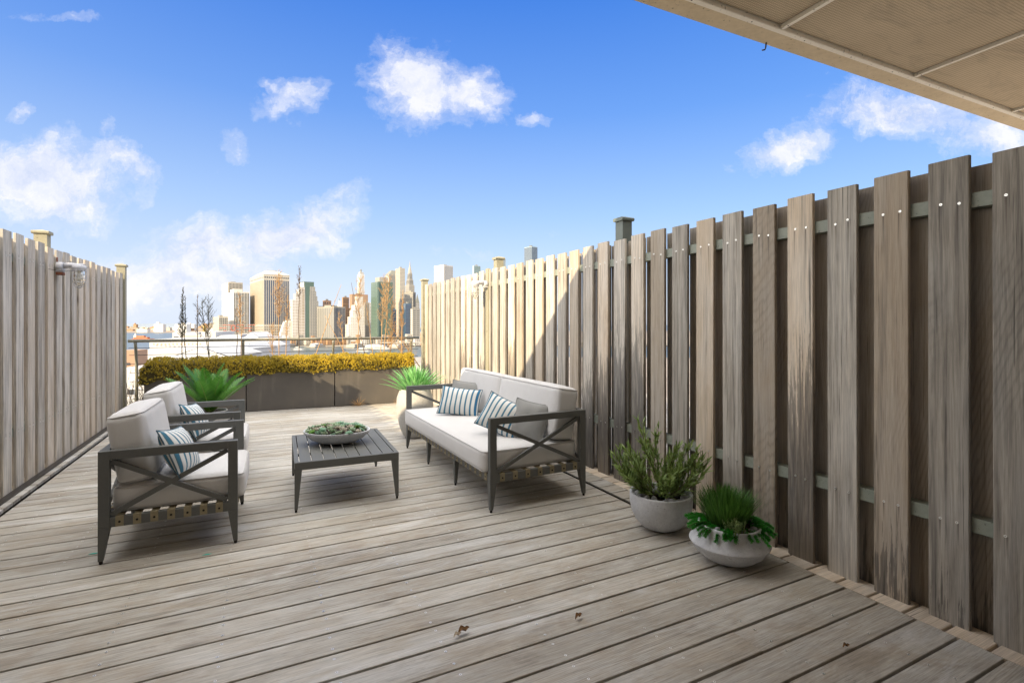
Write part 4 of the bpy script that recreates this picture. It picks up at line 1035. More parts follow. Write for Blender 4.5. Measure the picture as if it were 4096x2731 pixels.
SP = [  # px top, py top, px base, kind, material, spread, n, lo, label
    (732, 1150, 729, 'brush', 'twigdark', .12, 90, .42, 'dark bottlebrush-shaped sapling, leftmost of the planter saplings'),
    (741, 1185, 741, 'thin', 'twigdark', .07, 30, .5, 'thin dark stem right beside the bottlebrush sapling'),
    (790, 1178, 789, 'thin', 'bark', .09, 26, .5, 'slender bare stem second from the bottlebrush sapling'),
    (806, 1210, 850, 'fan', 'twigdark', .17, 24, .45, 'forked dark sapling leaning left above the left trough'),
    (832, 1196, 838, 'fan', 'twigdark', .15, 30, .45, 'upright dark sapling with fine twigs above the left trough'),
    (960, 1180, 966, 'fan', 'twiglit', .11, 28, .45, 'tan bare sapling before the white striped tower'),
    (942, 1235, 952, 'thin', 'bark', .05, 12, .6, 'thin dark stem in front of the middle railing post'),
    (1114, 1098, 1117, 'fan', 'twiglit', .16, 60, .55, 'tall tan sapling with a broad twiggy top before the big tower'),
    (1152, 1185, 1140, 'fan', 'twiglit', .08, 34, .45, 'narrow tan sapling just right of the tallest twiggy one'),
    (1085, 1300, 1098, 'fan', 'twiglit', .13, 26, .35, 'short branching tan sapling low over the hand rail'),
    (1199, 1072, 1193, 'thin', 'bark', .15, 34, .7, 'tallest slim stem with a wispy crown before the stepped tower'),
    (1365, 1138, 1238, 'thin', 'twiglit', .03, 6, .7, 'long bare cane leaning right across the tan office block'),
    (1300, 1262, 1415, 'thin', 'twiglit', .03, 5, .5, 'thin cane leaning left behind the hand rail'),
    (1354, 1255, 1385, 'fan', 'twiglit', .09, 16, .6, 'short curved cane with comb-like twigs beside the blue tower side'),
    (1405, 1130, 1470, 'thin', 'bark', .03, 6, .6, 'fine leaning stem crossing the white ziggurat tower'),
    (1440, 1115, 1428, 'fan', 'twiglit', .14, 44, .5, 'tan sapling rising in front of the white ziggurat tower'),
    (1462, 1200, 1500, 'thin', 'twiglit', .08, 20, .5, 'tan sapling left of the green glass tower'),
    (1536, 1115, 1520, 'fan', 'twiglit', .15, 50, .45, 'tan twiggy sapling left part of the green glass tower'),
    (1558, 1108, 1530, 'fan', 'twiglit', .14, 50, .5, 'tall tan twiggy sapling over the right edge of the green tower'),
    (1572, 1205, 1560, 'fan', 'twiglit', .12, 60, .25, 'dense tangled tan sapling right of the green glass tower'),
    (1612, 1160, 1604, 'brush', 'twiglit', .10, 60, .5, 'tan plume-like sapling nearest the right fence'),
    (1560, 1300, 1680, 'fan', 'twiglit', .14, 30, .1, 'bunch of dry canes leaning away from the right fence'),
    (1540, 1320, 1650, 'fan', 'twiglit', .12, 26, .1, 'lower dry cane leaning left above the right trough'),
]
for (px, py, pb_, kind, m_, sp_, nb, lo, lab) in SP: sapling(px, py, lab, kind, pb_, 1440, 8.66 + rng.uniform(-.05, .1), m_, sp_, nb, lo)
# bare shrub in the left corner behind the trough
def bare_shrub():
    x, tt = at_plane_y(535, 9.0); base = Vector((x, 9.0, -.05)); t = thing('bare_shrub', 'leafless tangled shrub in the gap beside the left fence', 'shrub', base)
    s = MB()
    for k in range(26):
        d = Vector((rng.uniform(-.5, .5), rng.uniform(-.3, .3), 1)); pts = curve_pts((rng.uniform(-.1, .1), rng.uniform(-.05, .05), 0), d, rng.uniform(.4, .8), 7, (rng.uniform(-.6, .6), 0, .3), .16)
        s.tube(pts, [.004 - .0004 * i for i in range(8)], 4)
        for e in range(9):
            i = rng.randint(1, 6); dd = Vector((rng.uniform(-1, 1), rng.uniform(-1, 1), rng.uniform(0, 1.2))); s.tube(curve_pts(pts[i], dd, rng.uniform(.06, .16), 3, (0, 0, .3), .15), [.0022, .0018, .0014, .0009], 3)
    s.build('twigs', M['bark'], t)
bare_shrub()
def twig_heap(px, py, lab, n, sz):
    c = ground(px, py); c.y = min(c.y, PY(c.x) - .03); t = MB()
    for k in range(n):
        az = rng.random() * 6.283; d = Vector((math.cos(az), math.sin(az) * .25 - .1, rng.uniform(.1, .9))); t.tube(curve_pts((rng.uniform(-.03, .03), -.02, .003), d, rng.uniform(.4, 1) * sz, 4, (0, 0, -.3), .2), [.0022, .002, .0016, .0012, .0008], 3)
    tag(t.build('dry_twigs', M['twiglit'], None, c), lab, 'twigs')
twig_heap(1428, 1618, 'tuft of dry twigs at the foot of the right trough planter', 44, .17)
twig_heap(1580, 1606, 'few dry stalks on the deck beside the tall pot', 9, .14)

# ---------------------------------------------------------------- railing
def railing():
    t = thing('terrace_railing', 'painted tube railing with thin horizontal cables across the terrace end', 'railing', (0, 0, 0))
    a = Vector((XL + .02, 9.08, 1.058)); c = Vector((XR - .02, 9.20, 1.052)); b = MB(); b.tube([a, a.lerp(c, .5), c], .0235, 14); b.build('hand_rail', M['railing'], t)
    def off(u): return a.lerp(c, u)
    for px in (542, 972, 1336, 1652):
        x, _ = at_plane_y(px, 9.1); u = (x - a.x) / (c.x - a.x); p = off(u); q = MB()
        pts = [p + Vector((0, .0, -.02)), p + Vector((0, .02, -.08)), p + Vector((0, .055, -.2)), p + Vector((0, .085, -.36)), p + Vector((0, .10, -.6)), p + Vector((0, .10, -1.5))]
        q.tube(pts, .021, 12); q.build('railing_post', M['railing'], t)
    for dz, dy in ((.105, .03), (.21, .06), (.34, .083), (.47, .093), (.60, .10), (.73, .10), (.86, .10), (.98, .10)):
        w = MB(); w.tube([a + Vector((0, dy, -dz)), c + Vector((0, dy, -dz))], .0042, 6); w.build('cable', M['cable'], t)
railing()

# ---------------------------------------------------------------- litter on the deck
def dead_leaf(px, py, lab, s, m_, rz):
    c = ground(px, py, .001); b = MB(); n = 6
    for i in range(n + 1):
        u = i / n; w = s * .42 * math.sin(math.pi * min(1, u * .9 + .08)); z = .004 + s * .25 * abs(math.sin(u * 5)) ; b.v += [Vector((s * u, -w / 2, z + w * .5)), Vector((s * u, 0, z)), Vector((s * u, w / 2, z + w * .65 + .002))]
    for i in range(n):
        for q in range(2): b.face([3 * i + q, 3 * i + q + 1, 3 * i + 4 + q, 3 * i + 3 + q], sm=True)
    o = b.build('dead_leaf', m_, None, c); o.rotation_euler = (0, 0, rz); tag(o, lab, 'leaf')
dead_leaf(1832, 2542, 'brown curled dead leaf on the foreground deck, left one', .055, M['dead'], .15)
dead_leaf(1815, 2553, 'pale flake beside the brown curled leaf on the deck', .035, M['paleleaf'], .1)
dead_leaf(2302, 2480, 'small brown curled leaf right of the first one on the deck', .042, M['dead'], .25)
dead_leaf(3372, 2592, 'tiny dry leaf lying on a plank gap at lower right', .03, M['dead'], -.3)
for px, py, lab in ((352, 2217, 'teal paint scrap on the deck left of the armchair leg'), (806, 2221, 'teal paint scrap on the deck under the armchair side')):
    c = ground(px, py, .001); b = MB(); b.v += [Vector((0, 0, .001)), Vector((.035, -.008, .001)), Vector((.05, .004, .001)), Vector((.02, .01, .001)), Vector((0, 0, .002)), Vector((.035, -.008, .002)), Vector((.05, .004, .002)), Vector((.02, .01, .002))]
    b.face([4, 5, 6, 7]); b.face([3, 2, 1, 0]); [b.face([i, (i + 1) % 4, 4 + (i + 1) % 4, 4 + i]) for i in range(4)]
    tag(b.build('teal_scrap', M['teal'], None, c), lab, 'scrap')
# ---------------------------------------------------------------- city skyline
def wallm(name, c, rough=.8, v=.12, spec=.3):
    c2_ = tuple(min(1, x * (1 + v)) for x in c); c1_ = tuple(x * (1 - v) for x in c)
    return mat(name, rough=rough, spec=spec, fn=speck(c1_, c2_, .35, 0, False, .03))
CM = {
 'cream': wallm('tower_cream', (.42, .385, .32)), 'white': wallm('tower_white', (.56, .54, .50)), 'tan': wallm('tower_tan', (.27, .24, .19)),
 'brown': wallm('tower_brown_brick', (.33, .20, .11)), 'grey': wallm('tower_grey', (.26, .25, .22)), 'green': wallm('tower_green_glass', (.09, .135, .105), .25, .2, .6),
 'bluegl': wallm('tower_blue_glass', (.05, .09, .14), .2, .2, .6), 'palegl': wallm('tower_pale_glass', (.26, .33, .36), .25, .15, .6), 'roof': wallm('roof_grey_green', (.20, .20, .17)),
 'stone': wallm('tower_stone', (.31, .295, .26)), 'pwhite': wallm('painted_white', (.46, .46, .45)), 'brick': wallm('orange_brick', (.33, .21, .14)), 'gold': wallm('tank_wood', (.36, .26, .09)),
 'red': wallm('sign_red', (.50, .10, .05)), 'shadegrey': wallm('grey_and_shaded_render', (.40, .41, .42)),
 'wdark': mat('window_dark', (.045, .05, .055), .25), 'wblue': mat('window_blue', (.05, .065, .10), .2), 'wbrown': mat('window_brown', (.28, .21, .13), .5),
 'wgreen': mat('window_green', (.06, .105, .08), .3), 'wmid': mat('window_grey', (.17, .17, .16), .3), 'hull': wallm('hull_orange', (.42, .16, .08)),
}
def facade(b, o, u, nrm, w, h, style, z0=0):
    """window quads standing 0.12 m off a wall; o bottom corner, u along"""
    u = Vector(u); nrm = Vector(nrm)
    cw, rh, fw, fh = style
    nc = max(1, int(round(w / cw))); nr_ = max(1, int(round(h / rh))); cw = w / nc; rh = h / nr_
    for i in range(nc):
        for j in range(nr_):
            a = (i + .5 - fw / 2) * cw; c = (i + .5 + fw / 2) * cw; z1 = (j + .5 - fh / 2) * rh; z2 = (j + .5 + fh / 2) * rh
            k = len(b.v); q = o + nrm * .12
            b.v += [q + u * a + Z * z1, q + u * c + Z * z1, q + u * c + Z * z2, q + u * a + Z * z2]; b.face([k, k + 1, k + 2, k + 3])
def tower(name, label, cat, xl, xc, xr, ytop, D, wall, win, sl=None, sr=None, zb=ZM, th=38, roof=None, mleft=None, group=None, crown=True, ybot=None, winr=None, wallr=None, dlf=None):
    """box tower: near vertical edge at pixel xc, left face to xl, right face to xr (photograph pixels at distance D)"""
    th = R(th); rc = (xc - 2048) / F; Cx = rc * D; rl = (xl - 2048) / F; rrr = (xr - 2048) / F
    dr = (rrr * D - Cx) / (math.cos(th) - rrr * math.sin(th)); den = math.sin(th) + rl * math.cos(th)
    dl = (Cx - rl * D) / den if den > .05 else 25.0
    dr = max(dr, .5); dl = max(dl, .5) if dlf is None else dlf
    z1 = H + (HOR - ytop) / F * D
    if ybot: zb = H + (HOR - ybot) / F * D
    u = RT * math.cos(th) + FW * math.sin(th); v = -RT * math.sin(th) + FW * math.cos(th)
    C = W(Cx, D, zb); t = thing(name, label, cat, C, 0, group)
    b = MB(); h = z1 - zb
    P = [Vector((0, 0, 0)), u * dr, u * dr + v * dl, v * dl]
    b.v += P + [p + Z * h for p in P]
    b.face([0, 1, 5, 4]); b.face([1, 2, 6, 5]); b.face([2, 3, 7, 6]); b.face([3, 0, 4, 7], mi=1 if mleft else 0); b.face([4, 5, 6, 7])
    b.build('tower_body' if h > 30 else 'wall', [CM[wall]] + ([CM[mleft]] if mleft else []), t)
    wr = MB(); wl = MB()
    if sr: facade(wr, Vector((0, 0, 0)) + u * .3, u, -v, dr - .6, h - 2, sr); wo = wr.build('windows', CM[winr or win], t); wo['kind'] = 'stuff'
    if sl: facade(wl, v * (dl - .3), -v, -u, dl - .6, h - 2, sl); wo = wl.build('windows', CM[win], t); wo['kind'] = 'stuff'
    if crown and h > 12:
        p = MB(); e = .6
        Q = [-(u + v) * e * .5, u * (dr + e * .5) - v * e * .5, u * (dr + e * .5) + v * (dl + e * .5), v * (dl + e * .5) - u * e * .5]
        p.v += [q + Z * (h + .02) for q in Q] + [q + Z * (h + 1.4) for q in Q]
        for i in range(4): p.face([i, (i + 1) % 4, 4 + (i + 1) % 4, 4 + i])
        p.face([4, 5, 6, 7]); p.face([3, 2, 1, 0]); p.build('parapet', CM[wall], t)
        if roof is None and dr > 10:
            r_ = MB(); O = u * dr * .3 + v * dl * .3
            A = [O, O + u * dr * .35, O + u * dr * .35 + v * dl * .3, O + v * dl * .3]; r_.v += [q + Z * (h + 1.4) for q in A] + [q + Z * (h + 6) for q in A]
            for i in range(4): r_.face([i, (i + 1) % 4, 4 + (i + 1) % 4, 4 + i])
            r_.face([4, 5, 6, 7]); r_.build('roof_plant', CM['grey'], t)
    return t, u, v, dr, dl, h
def block(t, u, v, a0, a1, c0, c1, z0, z1, m_, name='upper_block', taper=1.0, wl=None, win='wdark'):
    b = MB(); P = [u * a0 + v * c0, u * a1 + v * c0, u * a1 + v * c1, u * a0 + v * c1]; ctr = (P[0] + P[2]) / 2
    b.v += [p + Z * z0 for p in P] + [ctr + (p - ctr) * taper + Z * z1 for p in P]
    for i in range(4): b.face([i, (i + 1) % 4, 4 + (i + 1) % 4, 4 + i])
    if taper > .02: b.face([4, 5, 6, 7])
    b.build(name, CM[m_], t)
    if wl:
        f = MB(); facade(f, P[0] + Z * z0, u, -v, a1 - a0, z1 - z0, wl); facade(f, P[3] + Z * z0, -v, -u, c1 - c0, z1 - z0, wl); o = f.build('windows', CM[win], t); o['kind'] = 'stuff'
PIER = (3.9, 4.0, .62, .93); GRID = (4.2, 4.0, .55, .45); BAND = (40, 3.9, .98, .42); SMALL = (3.4, 3.6, .42, .48); FINE = (3.0, 3.9, .5, .55)
t, u, v, a, c, h = tower('office_tower', 'pale tower with fine pinkish bands, farthest left of the skyline', 'tower', 888, 913, 971, 1130, 1560, 'cream', 'wmid', (60, 4, .99, .3), (4, 4, .6, .7), mleft='white', winr='wdark')
t, u, v, a, c, h = tower('office_tower', 'white tower with dark vertical stripes beside the big brown-windowed one', 'tower', 912, 935, 997, 1168, 1450, 'white', 'wmid', None, PIER, winr='wdark', roof=0)
block(t, u, v, 0, a * .55, 0, c * .6, h + 1.41, h + 9, 'white')
t, u, v, a, c, h = tower('office_block', 'low cream block with a dark grid front at the skyline left end', 'building', 851, 876, 912, 1268, 1400, 'cream', 'wmid', (50, 4, .99, .3), (4.2, 5, .6, .75), winr='wdark')
t, u, v, a, c, h = tower('office_tower', 'largest boxy tower with close vertical piers and a hipped pale roof', 'tower', 1000, 1054.5, 1158, 1097, 1400, 'cream', 'wbrown', None, None, roof=0)
fz = .28 * h
f = MB(); facade(f, v * (c - 1) + Z * fz, -v, -u, c - 2, h * .64, (5.3, 4, .55, .92)); f.build('windows', CM['wbrown'], t)['kind'] = 'stuff'  # left windows coloured golden brown as if sunlit, light put into the colour
f = MB(); facade(f, u + Z * fz, u, -v, a - 2, h * .64, (5.3, 4, .66, .95)); f.build('windows', CM['wblue'], t)['kind'] = 'stuff'
f = MB(); facade(f, u * 1, u, -v, a - 2, fz - 5, (5.3, 4.3, .6, .45)); facade(f, v * (c - 1), -v, -u, c - 2, fz - 5, (5.3, 4.3, .6, .45))
facade(f, u + Z * h * .945, u, -v, a - 2, 5.5, (5.3, 5.5, .6, .75)); facade(f, v * (c - 1) + Z * h * .945, -v, -u, c - 2, 5.5, (5.3, 5.5, .55, .75)); f.build('windows', CM['wdark'], t)['kind'] = 'stuff'
block(t, u, v, 0, a, 0, c, h + 1.41, h + 15, 'white', 'hipped_roof', .42); block(t, u, v, a * .3, a * .7, c * .3, c * .6, h + 8, h + 17, 'grey', 'roof_plant')
tower('brick_tower', 'orange brick sliver behind the big pier-fronted tower', 'tower', 1156, 1162, 1180, 1206, 1750, 'brown', 'wdark', GRID, SMALL)
t, u, v, a, c, h = tower('sloped_building', 'white building with a slanting side and rows of slot windows', 'building', 1140, 1146, 1176, 1284, 1360, 'white', 'wbrown', None, (4.5, 4.2, .6, .42))
b = MB(); s_ = -u * 24; b.v += [Vector((0, 0, 0)), s_, Z * h * .98, -u * 5 + Z * h * .98, v * 14, s_ + v * 14, Z * h * .98 + v * 14, -u * 5 + v * 14 + Z * h * .98]
b.face([1, 0, 2, 3]); b.face([5, 1, 3, 7]); b.face([3, 2, 6, 7]); b.build('sloped_wing', CM['white'], t)
f = MB()
for j in range(int(h / 4.2)):
    z_ = 1.5 + j * 4.2; wd_ = 23 - 19 * (z_ / h); n_ = max(1, int(wd_ / 4.5))
    for i in range(n_): k = len(f.v); q = -v * .12 - u * (i * 4.5 + 3.6); f.v += [q + Z * z_, q + u * 2.7 + Z * z_, q + u * 2.7 + Z * (z_ + 1.8), q + Z * (z_ + 1.8)]; f.face([k, k + 1, k + 2, k + 3])
f.build('windows', CM['wbrown'], t)['kind'] = 'stuff'
# stepped white and green tower
t, u, v, a, c, h = tower('stepped_tower', 'stepped tower of white bands around a green glass middle', 'tower', 1195, 1216, 1256, 1128, 1380, 'green', 'wgreen', None, (60, 4, .99, .5), mleft='white', roof=0)
for k, (da, hh) in enumerate(((30, .76), (22, .86), (14, .93), (7, .965))):
    block(t, u, v, -da, 3 - k * .3, -.5 - k * .1 + 0, 22, 0, h * (hh - .05), 'white', 'stepped_wing', 1, (40, 4.2, .9, .35) if False else (7, 4.2, .8, .35), 'wbrown')
for k, (da, hh) in enumerate(((12, .70), (9, .78), (6, .86), (3, .93))):
    block(t, u, v, a - 12 + k * .4, a + da, -.8 - k * .1, 20, 0, h * hh, 'stone', 'stepped_wing', 1, (6, 4.2, .45, .5), 'wmid')
tower('office_block', 'wide tan office block with pale piers and a dark blue side', 'building', 1249, 1336, 1382, 1228, 1370, 'stone', 'wmid', (7.2, 4, .72, .96), (5.2, 4, .7, .95), th=62, winr='wblue')
tower('brick_tower', 'small orange brick tower top behind the tan office block', 'tower', 1291, 1296, 1325, 1203, 1600, 'brick', 'wdark', None, (9, 9, .5, .5), th=50)
t, u, v, a, c, h = tower('spired_building', 'small white building with a green-tipped pyramid roof', 'building', 1350, 1354, 1366, 1226, 1600, 'white', 'wmid', None, (40, 4, .9, .4), roof=0, crown=False)
block(t, u, v, 0, a, 0, c, h, h + 20, 'white', 'pyramid_roof', .25); block(t, u, v, a * .4, a * .6, c * .4, c * .6, h + 20, h + 28, 'green', 'spire', .05)
tower('brick_tower', 'narrow brown tower with vertical slots left of the ziggurat', 'tower', 1368, 1372, 1396, 1190, 1750, 'brown', 'wdark', None, (4.5, 20, .5, .9), th=50)
tower('brick_tower', 'broad orange-brown brick block behind the white ziggurat tower', 'tower', 1398, 1408, 1472, 1178, 1650, 'brick', 'wbrown', GRID, (6, 7, .6, .6))
t, u, v, a, c, h = tower('art_deco_tower', 'tall slender white tower with arched top windows behind the ziggurat', 'tower', 1429, 1440, 1458, 1098, 1950, 'white', 'wmid', (5, 4.2, .4, .5), (5, 4.2, .4, .5), roof=0)
block(t, u, v, a * .15, a * .9, c * .15, c * .9, h + 1.41, h + 10, 'white', wl=(5, 8, .5, .6)); block(t, u, v, a * .35, a * .6, c * .3, c * .6, h + 10, h + 22, 'roof', 'turret', .6)
t, u, v, a, c, h = tower('ziggurat_tower', 'bright white stepped tower shaped like a ziggurat', 'tower', 1418, 1426, 1452, 1188, 1400, 'white', 'wbrown', SMALL, (5, 4.4, .3, .35), roof=0)
for da, hh, hr in ((24, .42, 4), (17, .58, 3), (11, .72, 2.4), (6, .83, 1.5)):
    block(t, u, v, -da, a + hr, -da * .18, c + 8, 0, h * hh, 'white', 'setback', 1, (5, 4.4, .3, .35), 'wbrown')
tower('office_block', 'narrow tan slab between ziggurat and green glass tower', 'building', 1455, 1459, 1478, 1212, 1500, 'tan', 'wmid', None, (30, 4, .95, .45))
t, u, v, a, c, h = tower('green_glass_tower', 'chamfered green glass tower with a set-back roof box', 'tower', 1484, 1512, 1571, 1128, 1360, 'green', 'wgreen', (60, 3.9, .99, .7), (60, 3.9, .99, .7), roof=0)
block(t, u, v, -3, 2, -3.0, 2, 0, h - .5, 'green', 'chamfered_corner'); block(t, u, v, a * .15, a * .72, c * .1, c * .7, h + 1.41, h + 14, 'stone', 'roof_plant')
t, u, v, a, c, h = tower('mansard_tower', 'grey banded tower with a sloping roof behind the green one', 'tower', 1540, 1556, 1620, 1100, 1720, 'grey', 'wmid', (60, 4, .99, .4), (60, 4, .99, .4), roof=0, mleft='cream')
block(t, u, v, 0, a, 0, c, h + 1.41, h + 17, 'roof', 'mansard_roof', .55)
t, u, v, a, c, h = tower('apartment_tower', 'tall narrow tan tower with glowing red-brown balcony strip', 'tower', 1582, 1600, 1620, 1074, 1480, 'cream', 'wbrown', (5, 4, .5, .5), (4, 4, .5, .5), winr='wmid')
t, u, v, a, c, h = tower('spired_tower', 'tapering art deco tower with the tallest needle spire', 'tower', 1621, 1637, 1658, 1142, 1850, 'stone', 'wmid', (4, 30, .35, .95), (4, 30, .35, .95), roof=0)
block(t, u, v, a * .1, a * .9, c * .1, c * .9, h + 1.41, h + 22, 'stone', 'upper_block', .9, (4, 20, .4, .9), 'wmid'); block(t, u, v, a * .2, a * .8, c * .2, c * .8, h + 22, h + 46, 'stone', 'upper_block', .75, (4, 20, .4, .9), 'wmid')
block(t, u, v, a * .27, a * .73, c * .27, c * .73, h + 46, h + 70, 'stone', 'crown', .45); block(t, u, v, a * .42, a * .58, c * .42, c * .58, h + 70, h + 96, 'stone', 'spire', .03)
tower('office_tower', 'tan grid-windowed block below the needle spire tower', 'tower', 1618, 1652, 1663, 1170, 1450, 'tan', 'wdark', (4.5, 4.2, .55, .4), PIER, th=60, mleft='stone')
tower('glass_tower', 'dark blue glass block in front of the tan grid-windowed one', 'tower', 1614, 1622, 1644, 1216, 1400, 'bluegl', 'wblue', None, (60, 4, .99, .6))
tower('banded_tower', 'dark blue banded slab just right of the green glass tower', 'tower', 1566, 1570, 1585, 1238, 1420, 'palegl', 'wblue', None, (30, 4.4, .98, .6))
t, u, v, a, c, h = tower('pyramid_roof_building', 'small building with a pointed grey pyramid roof beside the fence', 'building', 1660, 1663, 1678, 1212, 1650, 'stone', 'wmid', None, (8, 8, .5, .6), roof=0, crown=False)
block(t, u, v, 0, a, 0, c, h, h + 30, 'roof', 'pyramid_roof', .03)
tower('office_block', 'grey block with staggered slots nearest the right fence end', 'building', 1642, 1650, 1680, 1236, 1400, 'grey', 'wdark', (5, 5, .4, .5), (9, 6, .6, .25), mleft='white')
tower('office_tower', 'white topped square tower rising just above the far right fence', 'tower', 1737, 1776, 1812, 1061, 1900, 'white', 'wmid', (60, 7, .7, .3), (4.5, 4, .5, .95), th=50)
tower('glass_tower', 'pale green glass tower left of the right fence post', 'tower', 1890, 1896, 1922, 1063, 2300, 'palegl', 'wgreen', None, (60, 4, .98, .5))
tower('glass_tower', 'pale blue-green glass tower right of the right fence post', 'tower', 1980, 1985, 2023, 1033, 2300, 'palegl', 'wmid', None, (60, 5, .92, .45))
t, u, v, a, c, h = tower('glass_skyscraper', 'tallest blue glass skyscraper above the sunlit fence top', 'tower', 2097, 2127, 2150, 986, 2500, 'palegl', 'wblue', (5, 5, .85, .85), (5, 5, .85, .85), roof=0)
b = MB(); ctr = u * a * .5 + v * c * .5; b.lathe(ctr, [(8, h + 1.41), (8, h + 7), (9, h + 7), (9, h + 9)], 20, cap=True); b.build('roof_ring', CM['grey'], t)
# low waterfront row across the river
rg = random.Random(11); LOW = ['brown', 'white', 'tan', 'brick', 'cream', 'grey']; lowlab = {'brown': 'dark brown', 'white': 'white', 'tan': 'tan', 'brick': 'orange brick', 'cream': 'cream', 'grey': 'grey'}
x = 1105; k = 0
while x < 1690:
    wd_ = rg.uniform(14, 30); cc = LOW[rg.randrange(6)]; yt = rg.uniform(1338, 1368) if x < 1600 else rg.uniform(1330, 1355)
    tower('waterfront_building', 'low %s waterfront building across the river' % lowlab[cc], 'building', x, x + wd_ * .3, x + wd_, yt, 1305 + rg.uniform(0, 20), cc, 'wdark', None, (4.5, 4.2, .5, .45), group='low %s buildings along the far waterfront' % lowlab[cc], crown=False)
    x += wd_ + rg.uniform(0, 3); k += 1
# more distant low towers fill gaps between the big ones
for (xl, xr, yt, D, cc, lab) in ((1380, 1402, 1232, 1500, 'brown', 'brown block beside the white ziggurat base'), (1470, 1484, 1210, 1600, 'white', 'pale slab squeezed beside the green glass tower'), (1326, 1350, 1222, 1700, 'grey', 'dark grey rooftop right of the small orange brick tower'), (1268, 1292, 1224, 1650, 'roof', 'dark low rooftop behind the stepped tower'), (1150, 1172, 1262, 1560, 'brown', 'brown block behind the white sloped building')):
    tower('office_block', lab, 'building', xl, xl + 4, xr, yt, D, cc, 'wdark', None, (5, 4.5, .5, .5), crown=False)
# elevated highway and piers along the water
hw = MB(); hw.prism(W(-330, 1272, ZM + 7), RT, FW, Z, 760, [(0, 0), (14, 0), (14, 2), (0, 2)])
for k in range(38): p = W(-325 + 20 * k, 1276, ZW - 1); hw.prism(p, RT, FW, Z, 2, [(0, 0), (4, 0), (4, ZM + 8.9 - ZW), (0, ZM + 8.9 - ZW)])
tag(hw.build('waterfront_highway', CM['stone']), 'pale elevated roadway running along the far waterfront', 'road bridge')
for k, (px, w_, l_) in enumerate(((1165, 16, 80), (1270, 20, 70), (1420, 26, 90), (1510, 30, 130), (1590, 26, 110))):
    D0 = 1292; p = W((px - 2048) / F * D0, D0 - l_, ZW - 1); b = MB(); b.prism(p, RT, FW, Z, w_, [(0, 0), (l_, 0), (l_, 3), (0, 3)]); t = thing('pier', ['short pier farthest left on the far shore', 'flat pier left of the tan office block', 'pier below the white ziggurat tower', 'long pier below the green glass tower', 'pier nearest the right fence on the far shore'][k], 'pier', (0, 0, 0), 0, 'piers on the far shore'); b.build('pier_deck', CM['tan'], t)
    s = MB(); s.prism(p + Z * 3.05 + RT * 3 + FW * 12, RT, FW, Z, w_ - 6, [(0, 0), (l_ - 20, 0), (l_ - 20, 5), (l_ / 2 - 10, 7), (0, 5)]); s.build('pier_shed', CM['white' if k % 2 else 'cream'], t)
def boat(px, py, ln, m_, lab, zs=ZW):
    D = (H - zs) * F / (py - HOR); c = W((px - 2048) / F * D, D, zs); t = thing('ferry_boat' if m_ != 'hull' else 'cargo_barge', lab, 'boat' if m_ != 'hull' else 'barge', c, -YAW)
    w_ = ln * .22; b = MB(); pts = [(-ln / 2, -w_ / 2), (ln * .36, -w_ / 2), (ln / 2, 0), (ln * .36, w_ / 2), (-ln / 2, w_ / 2)]
    n = len(pts); b.v += [Vector((x * .94, y * .8, -.5)) for x, y in pts] + [Vector((x, y, ln * .05 + 1)) for x, y in pts]
    for i in range(n): b.face([i, (i + 1) % n, n + (i + 1) % n, n + i])
    b.face(list(range(n, 2 * n))); b.build('hull', CM[m_], t)
    s = MB(); z = ln * .05 + 1.01; s.box((-ln * .4, -w_ * .38, z), (ln * .22, w_ * .38, z + ln * .06 + 1)); s.box((-ln * .3, -w_ * .3, z + ln * .06 + 1.02), (ln * .05, w_ * .3, z + ln * .11 + 2)); s.build('cabin', CM['pwhite' if m_ != 'hull' else 'hull'], t)
    f = MB(); f.box((-ln * .38, -w_ * .38 - .1, z + 1), (ln * .2, -w_ * .38 - .01, z + 2.2)); f.build('windows', CM['wdark'], t)
    if m_ == 'hull': q = MB(); q.box((ln * -.42, -w_ * .3, z + .02), (ln * -.3, w_ * .3, z + 12)); q.box((ln * -.40, -2, z + 12.02), (ln * -.34, 2, z + 19)); q.build('bridge_house', CM['pwhite'], t)
boat(1530, 1398, 44, 'pwhite', 'white ferry moored below the green glass tower')
boat(1455, 1405, 30, 'pwhite', 'small white boat on the river below the ziggurat tower')
boat(1195, 1399, 22, 'pwhite', 'tiny white boat far left on the river')
boat(575, 1360, 78, 'hull', 'long orange-red ship on the bay at left')

# ---------------------------------------------------------------- near rooftops below the terrace
def house(name, lab, cat, xl, xc, xr, ytop, D, wall, th=38, zb=ZB, **kw): return tower(name, lab, cat, xl, xc, xr, ytop, D, wall, kw.pop('win', 'wdark'), kw.pop('sl', None), kw.pop('sr', None), zb, th, **kw)
house('warehouse', 'huge white flat-roofed building below the railing at left', 'building', 552, 556, 1010, 1400, 120, 'pwhite', th=6, crown=False, sr=None)
house('warehouse', 'white building with a row of paired windows just under the hand rail', 'building', 594, 598, 1075, 1357, 190, 'pwhite', th=6, crown=False, sr=None)
t = COL.objects[-1]
f = MB()
D_ = 189.4
for k in range(13):
    for e in (0, 3.2):
        px = 612 + k * 15.5 + e * 1.2; p = at_depth(px, 1380, D_); q = len(f.v); f.v += [p, p + RT * .28, p + RT * .28 + Z * .75, p + Z * .75]; f.face([q, q + 1, q + 2, q + 3])
wn = f.build('windows', CM['wbrown'], t.parent); wn['kind'] = 'stuff'; wn.matrix_parent_inverse = Matrix.Translation(-t.parent.location)
house('balcony_building', 'white terraced building with long balcony bands left of centre', 'building', 683, 690, 793, 1330, 320, 'pwhite', th=12, sr=(3.2, 1.55, .8, .35), crown=False)
house('balcony_building', 'cream stepped rooftop in front of the balcony building', 'building', 720, 724, 800, 1340, 300, 'cream', th=12, sr=(2.6, 1.3, .8, .35), crown=False)
